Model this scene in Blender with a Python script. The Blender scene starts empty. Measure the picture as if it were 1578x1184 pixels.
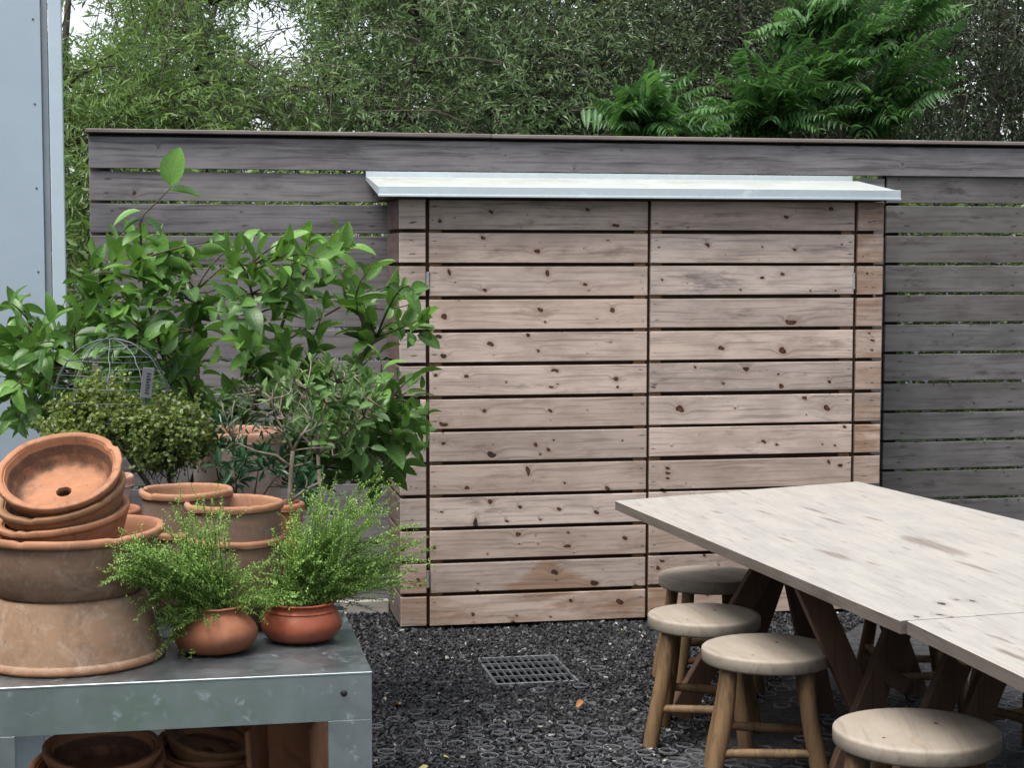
import bpy, math, random
import numpy as np
from mathutils import Matrix, Vector, Euler
R_ = math.radians
scene = bpy.context.scene
COL = scene.collection

# ------------------------------------------------------------------ camera, sky, sun, exposure
FPX, PITCH, YAW, ROLL, CAMH = 2667.3, .0731, .1895, .0007, 1.7132      # calibrated from the cabinet, fence, stools
_c, _s = math.cos(YAW), math.sin(YAW)
_R0 = np.array([_c, -_s, 0.]); _F0 = np.array([_s, _c, 0.]); _U0 = np.array([0, 0, 1.])
_F = _F0*math.cos(PITCH) - _U0*math.sin(PITCH); _U1 = _U0*math.cos(PITCH) + _F0*math.sin(PITCH)
_R = _R0*math.cos(ROLL) + _U1*math.sin(ROLL); _U = _U1*math.cos(ROLL) - _R0*math.sin(ROLL)
CAM = np.array([0, 0, CAMH])
def _ray(u, v): return _F + _R*(u-789)/FPX + _U*(592-v)/FPX
def onz(u, v, z): d = _ray(u, v); return CAM + d*(z-CAMH)/d[2]          # where a sight line meets the level z
def ony(u, v, y): d = _ray(u, v); return CAM + d*y/d[1]                 # ... or the upright plane at distance y

cam = bpy.data.cameras.new('camera'); cam_o = bpy.data.objects.new('camera', cam); COL.objects.link(cam_o)
cam.sensor_fit = 'HORIZONTAL'; cam.sensor_width = 36; cam.lens = FPX*36/1578
cam.clip_start = .05; cam.clip_end = 500
cam_o.matrix_world = Matrix(((_R[0], _U[0], -_F[0], 0), (_R[1], _U[1], -_F[1], 0), (_R[2], _U[2], -_F[2], CAMH), (0, 0, 0, 1)))
scene.camera = cam_o

SUN_EL, SUN_AZ = R_(66), R_(232)        # azimuth clockwise from +Y: high, behind the camera and a little to its left
w = bpy.data.worlds.new('World'); scene.world = w; w.use_nodes = True
wn = w.node_tree; bg = wn.nodes['Background']
sky = wn.nodes.new('ShaderNodeTexSky'); sky.sky_type = 'NISHITA'; sky.sun_disc = False
sky.sun_elevation = SUN_EL; sky.sun_rotation = SUN_AZ; sky.air_density = 1.0; sky.dust_density = 3.0
hs = wn.nodes.new('ShaderNodeHueSaturation'); hs.inputs['Saturation'].default_value = .34   # cloud cover: nearly grey sky
wn.links.new(sky.outputs[0], hs.inputs['Color']); wn.links.new(hs.outputs[0], bg.inputs[0])
bg.inputs[1].default_value = .115
sl = bpy.data.lights.new('sun', 'SUN'); sl.energy = 1.5; sl.angle = R_(34); sl.color = (1, .96, .9)
so = bpy.data.objects.new('sun', sl); COL.objects.link(so)
sd = Vector((math.sin(SUN_AZ)*math.cos(SUN_EL), math.cos(SUN_AZ)*math.cos(SUN_EL), math.sin(SUN_EL)))
so.rotation_euler = sd.to_track_quat('Z', 'Y').to_euler(); so.location = sd*30
vs = scene.view_settings; vs.view_transform = 'Standard'; vs.look = 'None'; vs.gamma = 1; vs.exposure = 1.5
scene.display_settings.display_device = 'sRGB'
cy = scene.cycles
cy.max_bounces = 7; cy.diffuse_bounces = 3; cy.glossy_bounces = 3; cy.transmission_bounces = 3; cy.transparent_max_bounces = 4
cy.use_denoising = True; cy.caustics_reflective = False; cy.caustics_refractive = False
try: cy.denoiser = 'OPENIMAGEDENOISE'
except Exception: pass

# ------------------------------------------------------------------ node helpers
class NT:
    def __init__(s, name):
        s.m = bpy.data.materials.new(name); s.m.use_nodes = True; s.t = s.m.node_tree
        s.p = s.t.nodes['Principled BSDF']; s.out = s.t.nodes['Material Output']
    def put(s, sock, v):
        if isinstance(v, bpy.types.NodeSocket): s.t.links.new(v, sock)
        else:
            if hasattr(sock.default_value, '__len__') and len(sock.default_value) == 4 and len(v) == 3: v = (*v, 1)
            sock.default_value = v
    def n(s, typ, ins={}, **pr):
        o = s.t.nodes.new('ShaderNode'+typ)
        for k, v in pr.items(): setattr(o, k, v)
        for k, v in ins.items(): s.put(o.inputs[k], v)
        return o
    def M(s, op, a, b=0., c=None, clamp=False):
        i = {0: a, 1: b}
        if c is not None: i[2] = c
        return s.n('Math', i, operation=op, use_clamp=clamp).outputs[0]
    def mix(s, f, a, b, blend='MIX'):
        return s.n('Mix', {0: f, 6: a, 7: b}, data_type='RGBA', blend_type=blend).outputs[2]
    def sm(s, x, lo, hi, a=0., b=1.):
        return s.n('MapRange', {0: x, 1: lo, 2: hi, 3: a, 4: b}, interpolation_type='SMOOTHSTEP').outputs[0]
    def noise(s, vec, scale=1., detail=4., rough=.55, dist=0.):
        return s.n('TexNoise', {'Vector': vec, 'Scale': scale, 'Detail': detail, 'Roughness': rough, 'Distortion': dist}).outputs['Fac']
    def voro(s, vec, scale=1., feature='F1', rand=1.):
        return s.n('TexVoronoi', {'Vector': vec, 'Scale': scale, 'Randomness': rand}, feature=feature)
    def attr(s, name): return s.n('Attribute', attribute_name=name).outputs['Fac']
    def obj(s): return s.n('TexCoord').outputs['Object']
    def sep(s, v): return s.n('SeparateXYZ', {0: v}).outputs
    def comb(s, x, y, z): return s.n('CombineXYZ', {0: x, 1: y, 2: z}).outputs[0]
    def ramp(s, f, stops):
        r = s.n('ValToRGB', {0: f}); e = r.color_ramp.elements
        e[0].position, e[0].color = stops[0][0], (*stops[0][1], 1); e[1].position, e[1].color = stops[-1][0], (*stops[-1][1], 1)
        for p, c in stops[1:-1]: q = e.new(p); q.color = (*c, 1)
        return r.outputs[0]
    def bump(s, h, dist=.002, strength=.6, nrm=None):
        i = {'Height': h, 'Distance': dist, 'Strength': strength}
        if nrm is not None: i['Normal'] = nrm
        return s.n('Bump', i).outputs[0]
    def set(s, **k):
        for a, v in k.items(): s.put(s.p.inputs[{'col': 'Base Color', 'rough': 'Roughness', 'metal': 'Metallic', 'nrm': 'Normal', 'spec': 'Specular IOR Level', 'coat': 'Coat Weight', 'coatr': 'Coat Roughness', 'sheen': 'Sheen Weight'}[a]], v)
        return s.m

def wood(name, light, mid, dark, warm=(.22, .10, .05), knotc=(.075, .029, .016), ax='x', gs=75., ls=2.2, blot=.5, rough=.75, bumpd=.0012, tint=.25, streak=None, grain=.5, patch=(3.0, 13.)):
    """weathered timber: grain along ax, per board tint (rnd), knots (kn), nail marks (na), damp or bare patches (st)"""
    t = NT(name); x, y, z = t.sep(t.obj())
    if ax == 'z': x, z = z, x
    if ax == 'y': x, y = y, x
    if ax == 'top': x, y, z = y, z, x
    rnd = t.attr('rnd'); kd = t.M('MULTIPLY', t.M('SUBTRACT', 1., t.attr('kn')), 4.); nd = t.M('MULTIPLY', t.M('SUBTRACT', 1., t.attr('na')), 3.)
    st = t.attr('st')
    ring = t.M('MULTIPLY', t.M('EXPONENT', t.M('MULTIPLY', kd, -.6)), 4.2)
    wv = t.noise(t.comb(t.M('MULTIPLY_ADD', x, 1.4, t.M('MULTIPLY', rnd, 17.)), 0., t.M('MULTIPLY', z, 6.)), 1., 2.)
    gz = t.M('ADD', t.M('MULTIPLY_ADD', z, gs, t.M('MULTIPLY', rnd, 91.)), t.M('MULTIPLY_ADD', wv, 3.5, ring))
    gv = t.comb(t.M('MULTIPLY_ADD', x, ls, t.M('MULTIPLY', rnd, 53.)), t.M('MULTIPLY', y, gs*.6), gz)
    g1 = t.noise(gv, 1., 5., .6)
    g2 = t.noise(t.comb(t.M('MULTIPLY_ADD', x, ls*5, t.M('MULTIPLY', rnd, 31.)), t.M('MULTIPLY', y, gs), t.M('MULTIPLY', gz, 3.2)), 1., 3., .6)
    bl = t.noise(t.comb(t.M('MULTIPLY_ADD', x, 3.2, t.M('MULTIPLY', rnd, 71.)), t.M('MULTIPLY', y, 5.), t.M('MULTIPLY_ADD', z, 9., t.M('MULTIPLY', rnd, 13.))), 1., 5., .62)
    col = t.mix(t.sm(bl, .36, .66), light, mid)
    bl2 = t.noise(t.comb(t.M('MULTIPLY_ADD', x, patch[0], t.M('MULTIPLY', rnd, 29.)), t.M('MULTIPLY', y, 5.), t.M('MULTIPLY_ADD', z, patch[1], t.M('MULTIPLY', rnd, 43.))), 1., 6., .68)
    col = t.mix(t.M('MULTIPLY', t.sm(bl2, .53, .70), blot), col, dark)
    col = t.mix(t.M('MULTIPLY', t.sm(g1, .46, .70), grain), col, dark)
    col = t.mix(t.M('MULTIPLY', t.sm(g2, .58, .75), .35), col, dark)
    fr = t.M('FRACT', t.M('MULTIPLY', rnd, 7.31))
    col = t.mix(t.M('MULTIPLY', fr, tint), col, warm)
    v = t.M('MULTIPLY_ADD', t.M('FRACT', t.M('MULTIPLY', rnd, 3.77)), tint*1.1, 1-tint*.6)
    col = t.mix(1., col, t.comb(v, v, v), 'MULTIPLY')
    if streak:
        s1 = t.noise(t.comb(t.M('MULTIPLY_ADD', x, streak[0], t.M('MULTIPLY', rnd, 11.)), y, t.M('MULTIPLY', z, streak[1])), 1., 4., .6)
        col = t.mix(t.M('MULTIPLY', t.sm(s1, streak[2], streak[3]), streak[4]), col, dark)
    wob = t.noise(t.comb(t.M('MULTIPLY', x, 40.), y, t.M('MULTIPLY_ADD', z, 90., rnd)), 1., 3.)
    kw = t.M('MULTIPLY_ADD', wob, .75, t.M('SUBTRACT', kd, .38))
    stn = t.sm(t.M('ADD', st, t.M('MULTIPLY', t.M('SUBTRACT', bl2, .5), 1.7)), .38, .8)
    col = t.mix(t.M('MULTIPLY', stn, .8), col, t.mix(t.sm(g1, .4, .65), warm, tuple(c*.6 for c in warm)))
    col = t.mix(t.sm(kw, 2.9, .9, 0., .33), col, tuple(c*.8 for c in warm))
    kc = t.mix(t.sm(kw, .35, .95), tuple(c*1.5 for c in knotc), tuple(c*.35 for c in knotc))
    kc = t.mix(t.M('MULTIPLY', t.sm(t.noise(t.comb(t.M('MULTIPLY', x, 60), y, t.M('MULTIPLY', z, 60)), 1., 2.), .45, .6), .6), kc, tuple(c*.5 for c in knotc))
    kc = t.mix(t.sm(t.attr('kc'), .6, .95), kc, (.03, .022, .019))
    col = t.mix(t.sm(kw, 1.15, .88), col, kc)
    col = t.mix(t.sm(t.M('MULTIPLY_ADD', wob, 1.3, t.M('SUBTRACT', nd, .65)), 1.5, .5, 0., .82), col, (.03, .026, .026))
    h = t.M('ADD', t.M('MULTIPLY', g1, .7), t.M('MULTIPLY', g2, .5))
    return t.set(col=col, rough=t.sm(bl, .3, .7, rough-.08, rough+.08), spec=.3, nrm=t.bump(h, bumpd, .7))

def terracotta(name, clay=(.42, .155, .065), body=(.25, .165, .11), grime=(.075, .055, .042), bleach=(.5, .4, .32), bl=.3, gr=.5, rough=.8, wear=.8):
    """clay pot: bare clay where rim=1, weathered skin elsewhere, soil marks where dt=1"""
    t = NT(name); o = t.obj(); rim = t.attr('rim'); dt = t.attr('dt')
    n1 = t.noise(o, 9., 6., .65); n2 = t.noise(o, 26., 5., .65); n3 = t.noise(o, 4., 5., .7, .6); fine = t.noise(o, 160., 3., .6)
    x, y, z = t.sep(o)
    st = t.noise(t.comb(t.M('MULTIPLY', x, 4.), t.M('MULTIPLY', y, 4.), t.M('MULTIPLY', z, 60.)), 1., 3.)
    c = t.mix(t.sm(n1, .35, .7), clay, tuple(a*.72 for a in clay))
    skin = t.mix(t.sm(n3, .38, .64), body, t.mix(t.sm(n2, .4, .7), body, grime))
    skin = t.mix(t.M('MULTIPLY', t.sm(n2, .52, .72), bl), skin, bleach)
    skin = t.mix(t.M('MULTIPLY', t.sm(st, .5, .68), .25), skin, tuple(a*.8 for a in clay))
    f = t.M('MULTIPLY', t.sm(t.M('ADD', rim, t.M('MULTIPLY', t.M('SUBTRACT', n1, .5), .55)), .62, .38), wear)
    col = t.mix(f, c, skin)
    dust = t.noise(o, 14., 7., .72, .8); col = t.mix(t.M('MULTIPLY', t.sm(dust, .48, .68), min(.34, bl*.9+.03)), col, bleach); col = t.mix(t.M('MULTIPLY', t.sm(t.noise(o, 7., 8., .75, 1.2), .52, .64), .38*gr), col, grime)
    col = t.mix(t.M('MULTIPLY', t.sm(t.M('ADD', dt, t.M('SUBTRACT', n2, .55)), .25, .75), gr), col, grime)
    col = t.mix(t.M('MULTIPLY', t.sm(t.noise(o, 60., 4., .7), .62, .72), .5), col, grime)
    col = t.mix(t.M('MULTIPLY', t.sm(fine, .3, .75), .12), col, tuple(a*1.25 for a in clay))
    h = t.M('ADD', t.M('MULTIPLY', fine, .35), t.M('ADD', t.M('MULTIPLY', n2, .7), t.M('MULTIPLY', st, .4)))
    return t.set(col=col, rough=rough, spec=.25, nrm=t.bump(h, .0016, .6))

def leafmat(name, dark, light, trans=None, rough=.42, tf=.28, vein=0., spec=.45):
    """lc mixes dark and light leaves, lu/lv run across and along the blade"""
    t = NT(name); lc = t.attr('lc'); lu = t.attr('lu'); lv = t.attr('lv')
    col = t.mix(lc, dark, light)
    nz = t.noise(t.obj(), 30., 3.)
    col = t.mix(t.M('MULTIPLY', t.sm(nz, .4, .7), .22), col, tuple(c*.55 for c in dark))
    au = t.M('ABSOLUTE', lu)
    nrm = None
    if vein:
        mid = t.sm(au, .10, .02)
        sv = t.M('SINE', t.M('MULTIPLY', t.M('SUBTRACT', lv, t.M('MULTIPLY', au, .16)), 52.))
        vv = t.M('MULTIPLY', t.sm(sv, .75, 1.), .55)
        vm = t.M('MAXIMUM', mid, vv)
        col = t.mix(t.M('MULTIPLY', vm, vein), col, tuple(min(.5, c*1.7+.02) for c in light))
        nrm = t.bump(vm, .0012, .5)
        t.set(nrm=nrm)
    t.set(col=col, rough=rough, spec=spec)
    tc = t.mix(.5, col, trans or tuple(c*1.6 for c in light))
    tr = t.n('BsdfTranslucent', {'Color': tc})
    ms = t.n('MixShader', {0: tf, 1: t.p.outputs[0], 2: tr.outputs[0]})
    t.t.links.new(ms.outputs[0], t.out.inputs[0])
    return t.m

def bark(name, a, b, sc=30.):
    t = NT(name); o = t.obj(); x, y, z = t.sep(o)
    n1 = t.noise(t.comb(t.M('MULTIPLY', x, sc), t.M('MULTIPLY', y, sc), t.M('MULTIPLY', z, sc*.25)), 1., 5., .65)
    return t.set(col=t.mix(t.sm(n1, .35, .65), a, b), rough=.85, spec=.2, nrm=t.bump(n1, .004, .7))

def galvanised(name, base=(.50, .56, .58), rough=.36, ox=.45, sp=1.):
    t = NT(name); o = t.obj()
    v = t.voro(o, 70.).outputs['Color']; n1 = t.noise(o, 5., 6., .68); n2 = t.noise(o, 30., 5., .7)
    sv = t.sep(v)[0]
    c = t.mix(t.M('MULTIPLY', sv, .16*sp), base, tuple(a*.7 for a in base))
    c = t.mix(t.M('MULTIPLY', t.sm(n1, .35, .6), .35), c, tuple(a*.62 for a in base))
    n3 = t.noise(o, 16., 9., .78, .6); pat = t.M('MAXIMUM', t.M('MULTIPLY', t.sm(n3, .5, .66), t.sm(n2, .40, .60)), t.M('MULTIPLY', t.sm(n1, .35, .65), .35))
    c = t.mix(t.M('MULTIPLY', pat, ox), c, (.62, .68, .72))
    r = t.M('ADD', t.M('MULTIPLY', n2, .14), t.M('MULTIPLY_ADD', pat, .25, rough-.05))
    mt = t.M('SUBTRACT', 1., t.M('MULTIPLY', pat, ox*.9))
    return t.set(col=c, rough=r, metal=mt, nrm=t.bump(t.noise(o, 3., 2.), .01, .05))

# ------------------------------------------------------------------ mesh helpers
class MB:
    """collects shapes (with per-vertex attributes) that become one mesh object"""
    def __init__(s): s.v = []; s.f = []; s.k = 0; s.a = {}
    def add(s, V, F, **attrs):
        V = np.asarray(V, float).reshape(-1, 3); n = len(V)
        for k in set(s.a) | set(attrs):
            if k not in s.a: s.a[k] = [np.zeros(s.k)]
            val = attrs.get(k, 0.); s.a[k].append(np.broadcast_to(np.asarray(val, float), (n,)).copy())
        s.v.append(V)
        for fs in ([F] if isinstance(F, np.ndarray) else [F]):
            if isinstance(fs, np.ndarray): s.f.append(fs + s.k)
            else:
                for L in (3, 4):
                    q = [x for x in fs if len(x) == L]
                    if q: s.f.append(np.array(q) + s.k)
                for x in fs:
                    if len(x) > 4: s.f.append(np.array([x]) + s.k)
        s.k += n
        return s
    def box(s, lo, hi, b=.002, M=None, **at):
        lo = np.array(lo, float); hi = np.array(hi, float); b = min(b, *(abs(hi-lo)*.45))
        V = []; ix = {}
        for i in (0, 1):
            for j in (0, 1):
                for k in (0, 1):
                    p = np.array([(lo, hi)[i][0], (lo, hi)[j][1], (lo, hi)[k][2]]); d = np.array([1-2*i, 1-2*j, 1-2*k])*b
                    for a in range(3):
                        q = p + d; q[a] = p[a]; ix[i, j, k, a] = len(V); V.append(q)
        F = []
        I = ix
        for sgn in (0, 1):
            q = [I[sgn, 0, 0, 0], I[sgn, 1, 0, 0], I[sgn, 1, 1, 0], I[sgn, 0, 1, 0]]; F.append(q if sgn else q[::-1])
            q = [I[0, sgn, 0, 1], I[0, sgn, 1, 1], I[1, sgn, 1, 1], I[1, sgn, 0, 1]]; F.append(q if sgn else q[::-1])
            q = [I[0, 0, sgn, 2], I[1, 0, sgn, 2], I[1, 1, sgn, 2], I[0, 1, sgn, 2]]; F.append(q if sgn else q[::-1])
        for a in (0, 1):
            for c in (0, 1):
                F.append([I[0, a, c, 1], I[1, a, c, 1], I[1, a, c, 2], I[0, a, c, 2]][::(1 if a == c else -1)])
                F.append([I[a, 0, c, 0], I[a, 1, c, 0], I[a, 1, c, 2], I[a, 0, c, 2]][::(-1 if a == c else 1)])
                F.append([I[a, c, 0, 0], I[a, c, 1, 0], I[a, c, 1, 1], I[a, c, 0, 1]][::(1 if a == c else -1)])
        for i in (0, 1):
            for j in (0, 1):
                for k in (0, 1):
                    F.append([I[i, j, k, 0], I[i, j, k, 1], I[i, j, k, 2]][::(1 if (i+j+k) % 2 else -1)])
        V = np.array(V)
        if M is not None: V = V @ np.array(M.to_3x3()).T + np.array(M.translation)
        return s.add(V, F, **at)
    def tube(s, P, r, n=8, cap=True, **at):
        P = np.array(P, float); m = len(P); r = np.broadcast_to(np.asarray(r, float), (m,))
        T = np.gradient(P, axis=0); T /= np.linalg.norm(T, axis=1)[:, None]+1e-12
        u = np.cross(T[0], [0.3, .2, 1.] if abs(T[0][2]) < .9 else [1, 0.1, 0]); V = []
        ang = np.arange(n)*2*math.pi/n
        for i in range(m):
            u = u - T[i]*(u @ T[i]); u /= np.linalg.norm(u)+1e-12; w_ = np.cross(T[i], u)
            V.append(P[i] + r[i]*(np.cos(ang)[:, None]*u + np.sin(ang)[:, None]*w_))
        V = np.concatenate(V); i, j = np.meshgrid(np.arange(m-1), np.arange(n), indexing='ij'); j2 = (j+1) % n
        F = np.stack([i*n+j, i*n+j2, (i+1)*n+j2, (i+1)*n+j], -1).reshape(-1, 4)
        s.add(V, F, **at)
        if cap and n > 4:
            k0 = s.k - m*n; s.f.append(np.array([list(range(k0+n-1, k0-1, -1))])); s.f.append(np.array([list(range(k0+(m-1)*n, k0+m*n))]))
        return s
    def build(s, name, mat, parent=None, smooth=False, origin=None, kind=None, angle=None):
        return mesh_np(name, np.concatenate(s.v), s.f, {k: np.concatenate(a) for k, a in s.a.items()}, mat, parent, smooth, origin, angle)

def mesh_np(name, V, Fs, attrs, mat, parent=None, smooth=False, origin=None, angle=None):
    if isinstance(Fs, np.ndarray): Fs = [Fs]
    me = bpy.data.meshes.new(name); V = np.asarray(V, float)
    org = np.zeros(3) if origin is None else np.array(origin, float)
    V = V - org
    me.vertices.add(len(V)); me.vertices.foreach_set('co', V.astype(np.float32).ravel())
    tot = np.concatenate([np.full(len(f), f.shape[1], np.int32) for f in Fs]); li = np.concatenate([f.ravel() for f in Fs]).astype(np.int32)
    st = np.concatenate([[0], np.cumsum(tot)[:-1]]).astype(np.int32)
    me.loops.add(len(li)); me.polygons.add(len(tot))
    me.loops.foreach_set('vertex_index', li); me.polygons.foreach_set('loop_start', st); me.polygons.foreach_set('loop_total', tot)
    me.polygons.foreach_set('use_smooth', np.full(len(tot), smooth))
    for k, a in attrs.items():
        at = me.attributes.new(k, 'FLOAT', 'POINT'); at.data.foreach_set('value', a.astype(np.float32))
    me.update(calc_edges=True); me.validate()
    if smooth and angle:
        try: me.set_sharp_from_angle(angle=R_(angle))
        except Exception: pass
    me.materials.append(mat)
    o = bpy.data.objects.new(name, me); COL.objects.link(o)
    if parent is not None: o.parent = parent
    elif origin is not None: o.location = origin
    return o

def tag(o, label=None, cat=None, group=None, kind=None):
    if label: o['label'] = label
    if cat: o['category'] = cat
    if group: o['group'] = group
    if kind: o['kind'] = kind
    return o
def thing(name, loc, label, cat, group=None, rz=0.):
    o = bpy.data.objects.new(name, None); COL.objects.link(o); o.location = loc; o.rotation_euler = (0, 0, rz); o.empty_display_size = .1
    return tag(o, label, cat, group)
def copy_tree(o, parent=None):
    c = o.copy(); COL.objects.link(c); c.parent = parent
    for ch in list(o.children): copy_tree(ch, c)
    return c

def unit(a): return a/(np.linalg.norm(a, axis=-1, keepdims=True)+1e-9)
def leaf_tpl(W=.45, n=4, fold=.18, curl=.25, tip=1.6, peak=.45, half=1):
    """a blade one unit long: rows of three points, folded at the midrib and curled downward"""
    V = []; lu = []; lv = []
    for i in range(n+1):
        y = i/n; wd = W*.5*math.sin(math.pi*min(1, max(0, y**(math.log(.5)/math.log(peak)))))**(1/tip) if 0 < i < n else .012
        z0 = -curl*y*y
        for sx in (-1, 0, 1):
            V.append((sx*wd, y, z0 + abs(sx)*wd*fold*2)); lu.append(sx*1.); lv.append(y)
    F = []
    for i in range(n):
        for j in range(2):
            a = i*3+j; F.append((a, a+1, a+4, a+3))
    return np.array(V), np.array(F), np.array(lu), np.array(lv)
FLAT = (np.array([[0, 0, 0], [.5, .42, .06], [0, 1, -.06], [-.5, .42, .06]]), np.array([[0, 1, 2, 3]]), np.array([0, 1., 0, -1]), np.array([0, .42, 1, .42]))
def inst(tpl, P, D, Nn, L, Wd, lc):
    """one blade per row: root P, direction D, face normal Nn, length L, width Wd"""
    tv, tf, lu, lv = tpl; n = len(P); k = len(tv)
    D = unit(D); Nn = unit(Nn - D*(Nn*D).sum(1)[:, None]); B = np.cross(D, Nn)
    L = np.broadcast_to(L, (n,)); Wd = np.broadcast_to(Wd, (n,))
    V = P[:, None] + (tv[None, :, 0]*Wd[:, None])[..., None]*B[:, None] + (tv[None, :, 1]*L[:, None])[..., None]*D[:, None] + (tv[None, :, 2]*L[:, None])[..., None]*Nn[:, None]
    F = (tf[None] + (np.arange(n)*k)[:, None, None]).reshape(-1, tf.shape[1])
    return V.reshape(-1, 3), F, dict(lc=np.repeat(np.broadcast_to(lc, (n,)), k), lu=np.tile(lu, n), lv=np.tile(lv, n))
def foliage(name, parts, mat, parent, origin, smooth=True):
    Vs, Fs, At, k = [], [], {}, 0
    for V, F, a in parts:
        Vs.append(V); Fs.append(F+k); k += len(V)
        for q in a: At.setdefault(q, []).append(a[q])
    return mesh_np(name, np.concatenate(Vs), Fs, {q: np.concatenate(v) for q, v in At.items()}, mat, parent, smooth, origin)

# ------------------------------------------------------------------ materials
CAB = wood('cabinet_cedar', (.535, .445, .392), (.37, .305, .268), (.115, .10, .095), warm=(.31, .19, .12), tint=.40, blot=.82, grain=.62, patch=(2.4, 10.))
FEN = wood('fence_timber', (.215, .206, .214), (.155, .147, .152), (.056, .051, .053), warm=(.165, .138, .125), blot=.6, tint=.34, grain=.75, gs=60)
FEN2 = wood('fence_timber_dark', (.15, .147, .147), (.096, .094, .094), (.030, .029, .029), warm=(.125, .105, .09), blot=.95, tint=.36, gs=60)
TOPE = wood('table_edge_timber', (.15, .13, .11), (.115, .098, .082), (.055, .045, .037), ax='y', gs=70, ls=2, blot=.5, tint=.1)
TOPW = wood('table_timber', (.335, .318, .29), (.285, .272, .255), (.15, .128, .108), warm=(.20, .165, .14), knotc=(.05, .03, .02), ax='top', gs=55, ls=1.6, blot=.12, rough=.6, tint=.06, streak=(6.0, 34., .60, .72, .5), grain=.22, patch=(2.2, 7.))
STOOLTOP = wood('stool_seat_wood', (.33, .295, .245), (.28, .245, .205), (.15, .125, .10), warm=(.40, .29, .2), knotc=(.07, .035, .02), ax='top', gs=45, ls=1.5, blot=.3, rough=.6, tint=.15)
LEGW = wood('stool_leg_wood', (.215, .135, .066), (.14, .086, .043), (.045, .03, .019), warm=(.16, .085, .035), ax='z', gs=55, ls=3, blot=.75, rough=.65, tint=.35, bumpd=.004, grain=.65, patch=(9., 22.))
TRES = wood('trestle_wood', (.115, .068, .045), (.08, .048, .033), (.03, .02, .015), warm=(.12, .06, .035), ax='z', gs=60, ls=3, blot=.5, rough=.65, tint=.3)
DARKW = wood('carcass_wood', (.10, .06, .04), (.075, .045, .032), (.03, .02, .015), warm=(.12, .055, .03), tint=.2)
KERB = wood('kerb_timber', (.42, .40, .36), (.34, .33, .30), (.17, .16, .15), warm=(.3, .24, .18), tint=.2)
GALV = galvanised('galvanised_steel', (.37, .425, .46), .32, .24); ROOFM = galvanised('roof_zinc', (.64, .66, .61), .55, .6, .5); ROOFF = galvanised('roof_zinc_fascia', (.62, .70, .73), .5, .7, .5)
STEEL = galvanised('hinge_steel', (.55, .56, .57), .4, .2)
WIRE = galvanised('wire_steel', (.16, .18, .19), .55, .15)
def plain(name, c, rough=.6, metal=0., var=.2, sc=12.):
    t = NT(name); n1 = t.noise(t.obj(), sc, 5., .65)
    return t.set(col=t.mix(t.sm(n1, .35, .65), c, tuple(a*(1-var) for a in c)), rough=rough, metal=metal)
BLACKP = plain('black_plastic', (.012, .012, .013), .35)
PANEL = plain('painted_metal_panel', (.36, .44, .515), .45, 0., .06, 3.)
TRIMM = plain('white_metal_trim', (.45, .54, .62), .4, 0., .06, 4.)
GROOVE = plain('grey_metal_channel', (.24, .27, .30), .5, 0., .15, 6.)
SCREW = plain('screw_dark', (.09, .095, .10), .5, .4)
GRID = plain('paver_plastic', (.165, .172, .185), .5, 0., .35, 30.)
HOLE_SHADE = plain('hole_shade', (.003, .003, .003), 1.)
HOLE_SHADE.node_tree.nodes['Principled BSDF'].inputs['Specular IOR Level'].default_value = 0.
GRATE = galvanised('grate_steel', (.21, .225, .235), .5, .4)
SOIL = plain('potting_soil', (.03, .022, .016), .95, 0., .5, 40.)
TAGM = plain('grey_plastic_tag', (.20, .20, .23), .5)
INK = plain('tag_ink', (.03, .03, .035), .6)
def gravel_mat(name, a, b):
    t = NT(name); r = t.attr('rnd'); n1 = t.noise(t.obj(), 120., 3.)
    c = t.mix(t.sm(r, .2, .95), a, b); c = t.mix(t.M('MULTIPLY', n1, .4), c, a)
    c = t.mix(t.sm(r, .985, .992), c, (.30, .28, .25))
    return t.set(col=c, rough=t.M('MULTIPLY_ADD', n1, .35, .36), spec=.4)
CHIP = gravel_mat('basalt_chips', (.008, .0085, .0098), (.033, .035, .039))
def ground_mat():
    t = NT('ground_gravel'); o = t.obj(); v = t.voro(o, 60.); n1 = t.noise(o, 20., 5.)
    c = t.mix(t.sep(v.outputs['Color'])[0], (.012, .012, .013), (.045, .046, .05))
    return t.set(col=c, rough=.8, nrm=t.bump(v.outputs['Distance'], .012, .8))
def lawn_mat():
    t = NT('lawn_grass'); n1 = t.noise(t.obj(), 14., 6., .7)
    return t.set(col=t.mix(t.sm(n1, .35, .7), (.05, .13, .02), (.13, .26, .045)), rough=.9, nrm=t.bump(n1, .03, .8))

rng = np.random.default_rng(7); random.seed(7)
# ------------------------------------------------------------------ setting: ground, gravel, lawn behind the camera
def sheet(name, x0, x1, y0, y1, z, m, kind='structure'):
    o = mesh_np(name, [(x0, y0, z), (x1, y0, z), (x1, y1, z), (x0, y1, z)], np.array([[0, 1, 2, 3]]), {}, m); return tag(o, kind=kind)
tag(sheet('ground', -80, 80, -80, 120, -.012, ground_mat()), 'dark gravel yard surface under the furniture', 'ground')
tag(sheet('lawn', -.45, .3, .9, 2.6, -.004, lawn_mat()), 'green lawn in front of the galvanised potting table', 'lawn')

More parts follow.
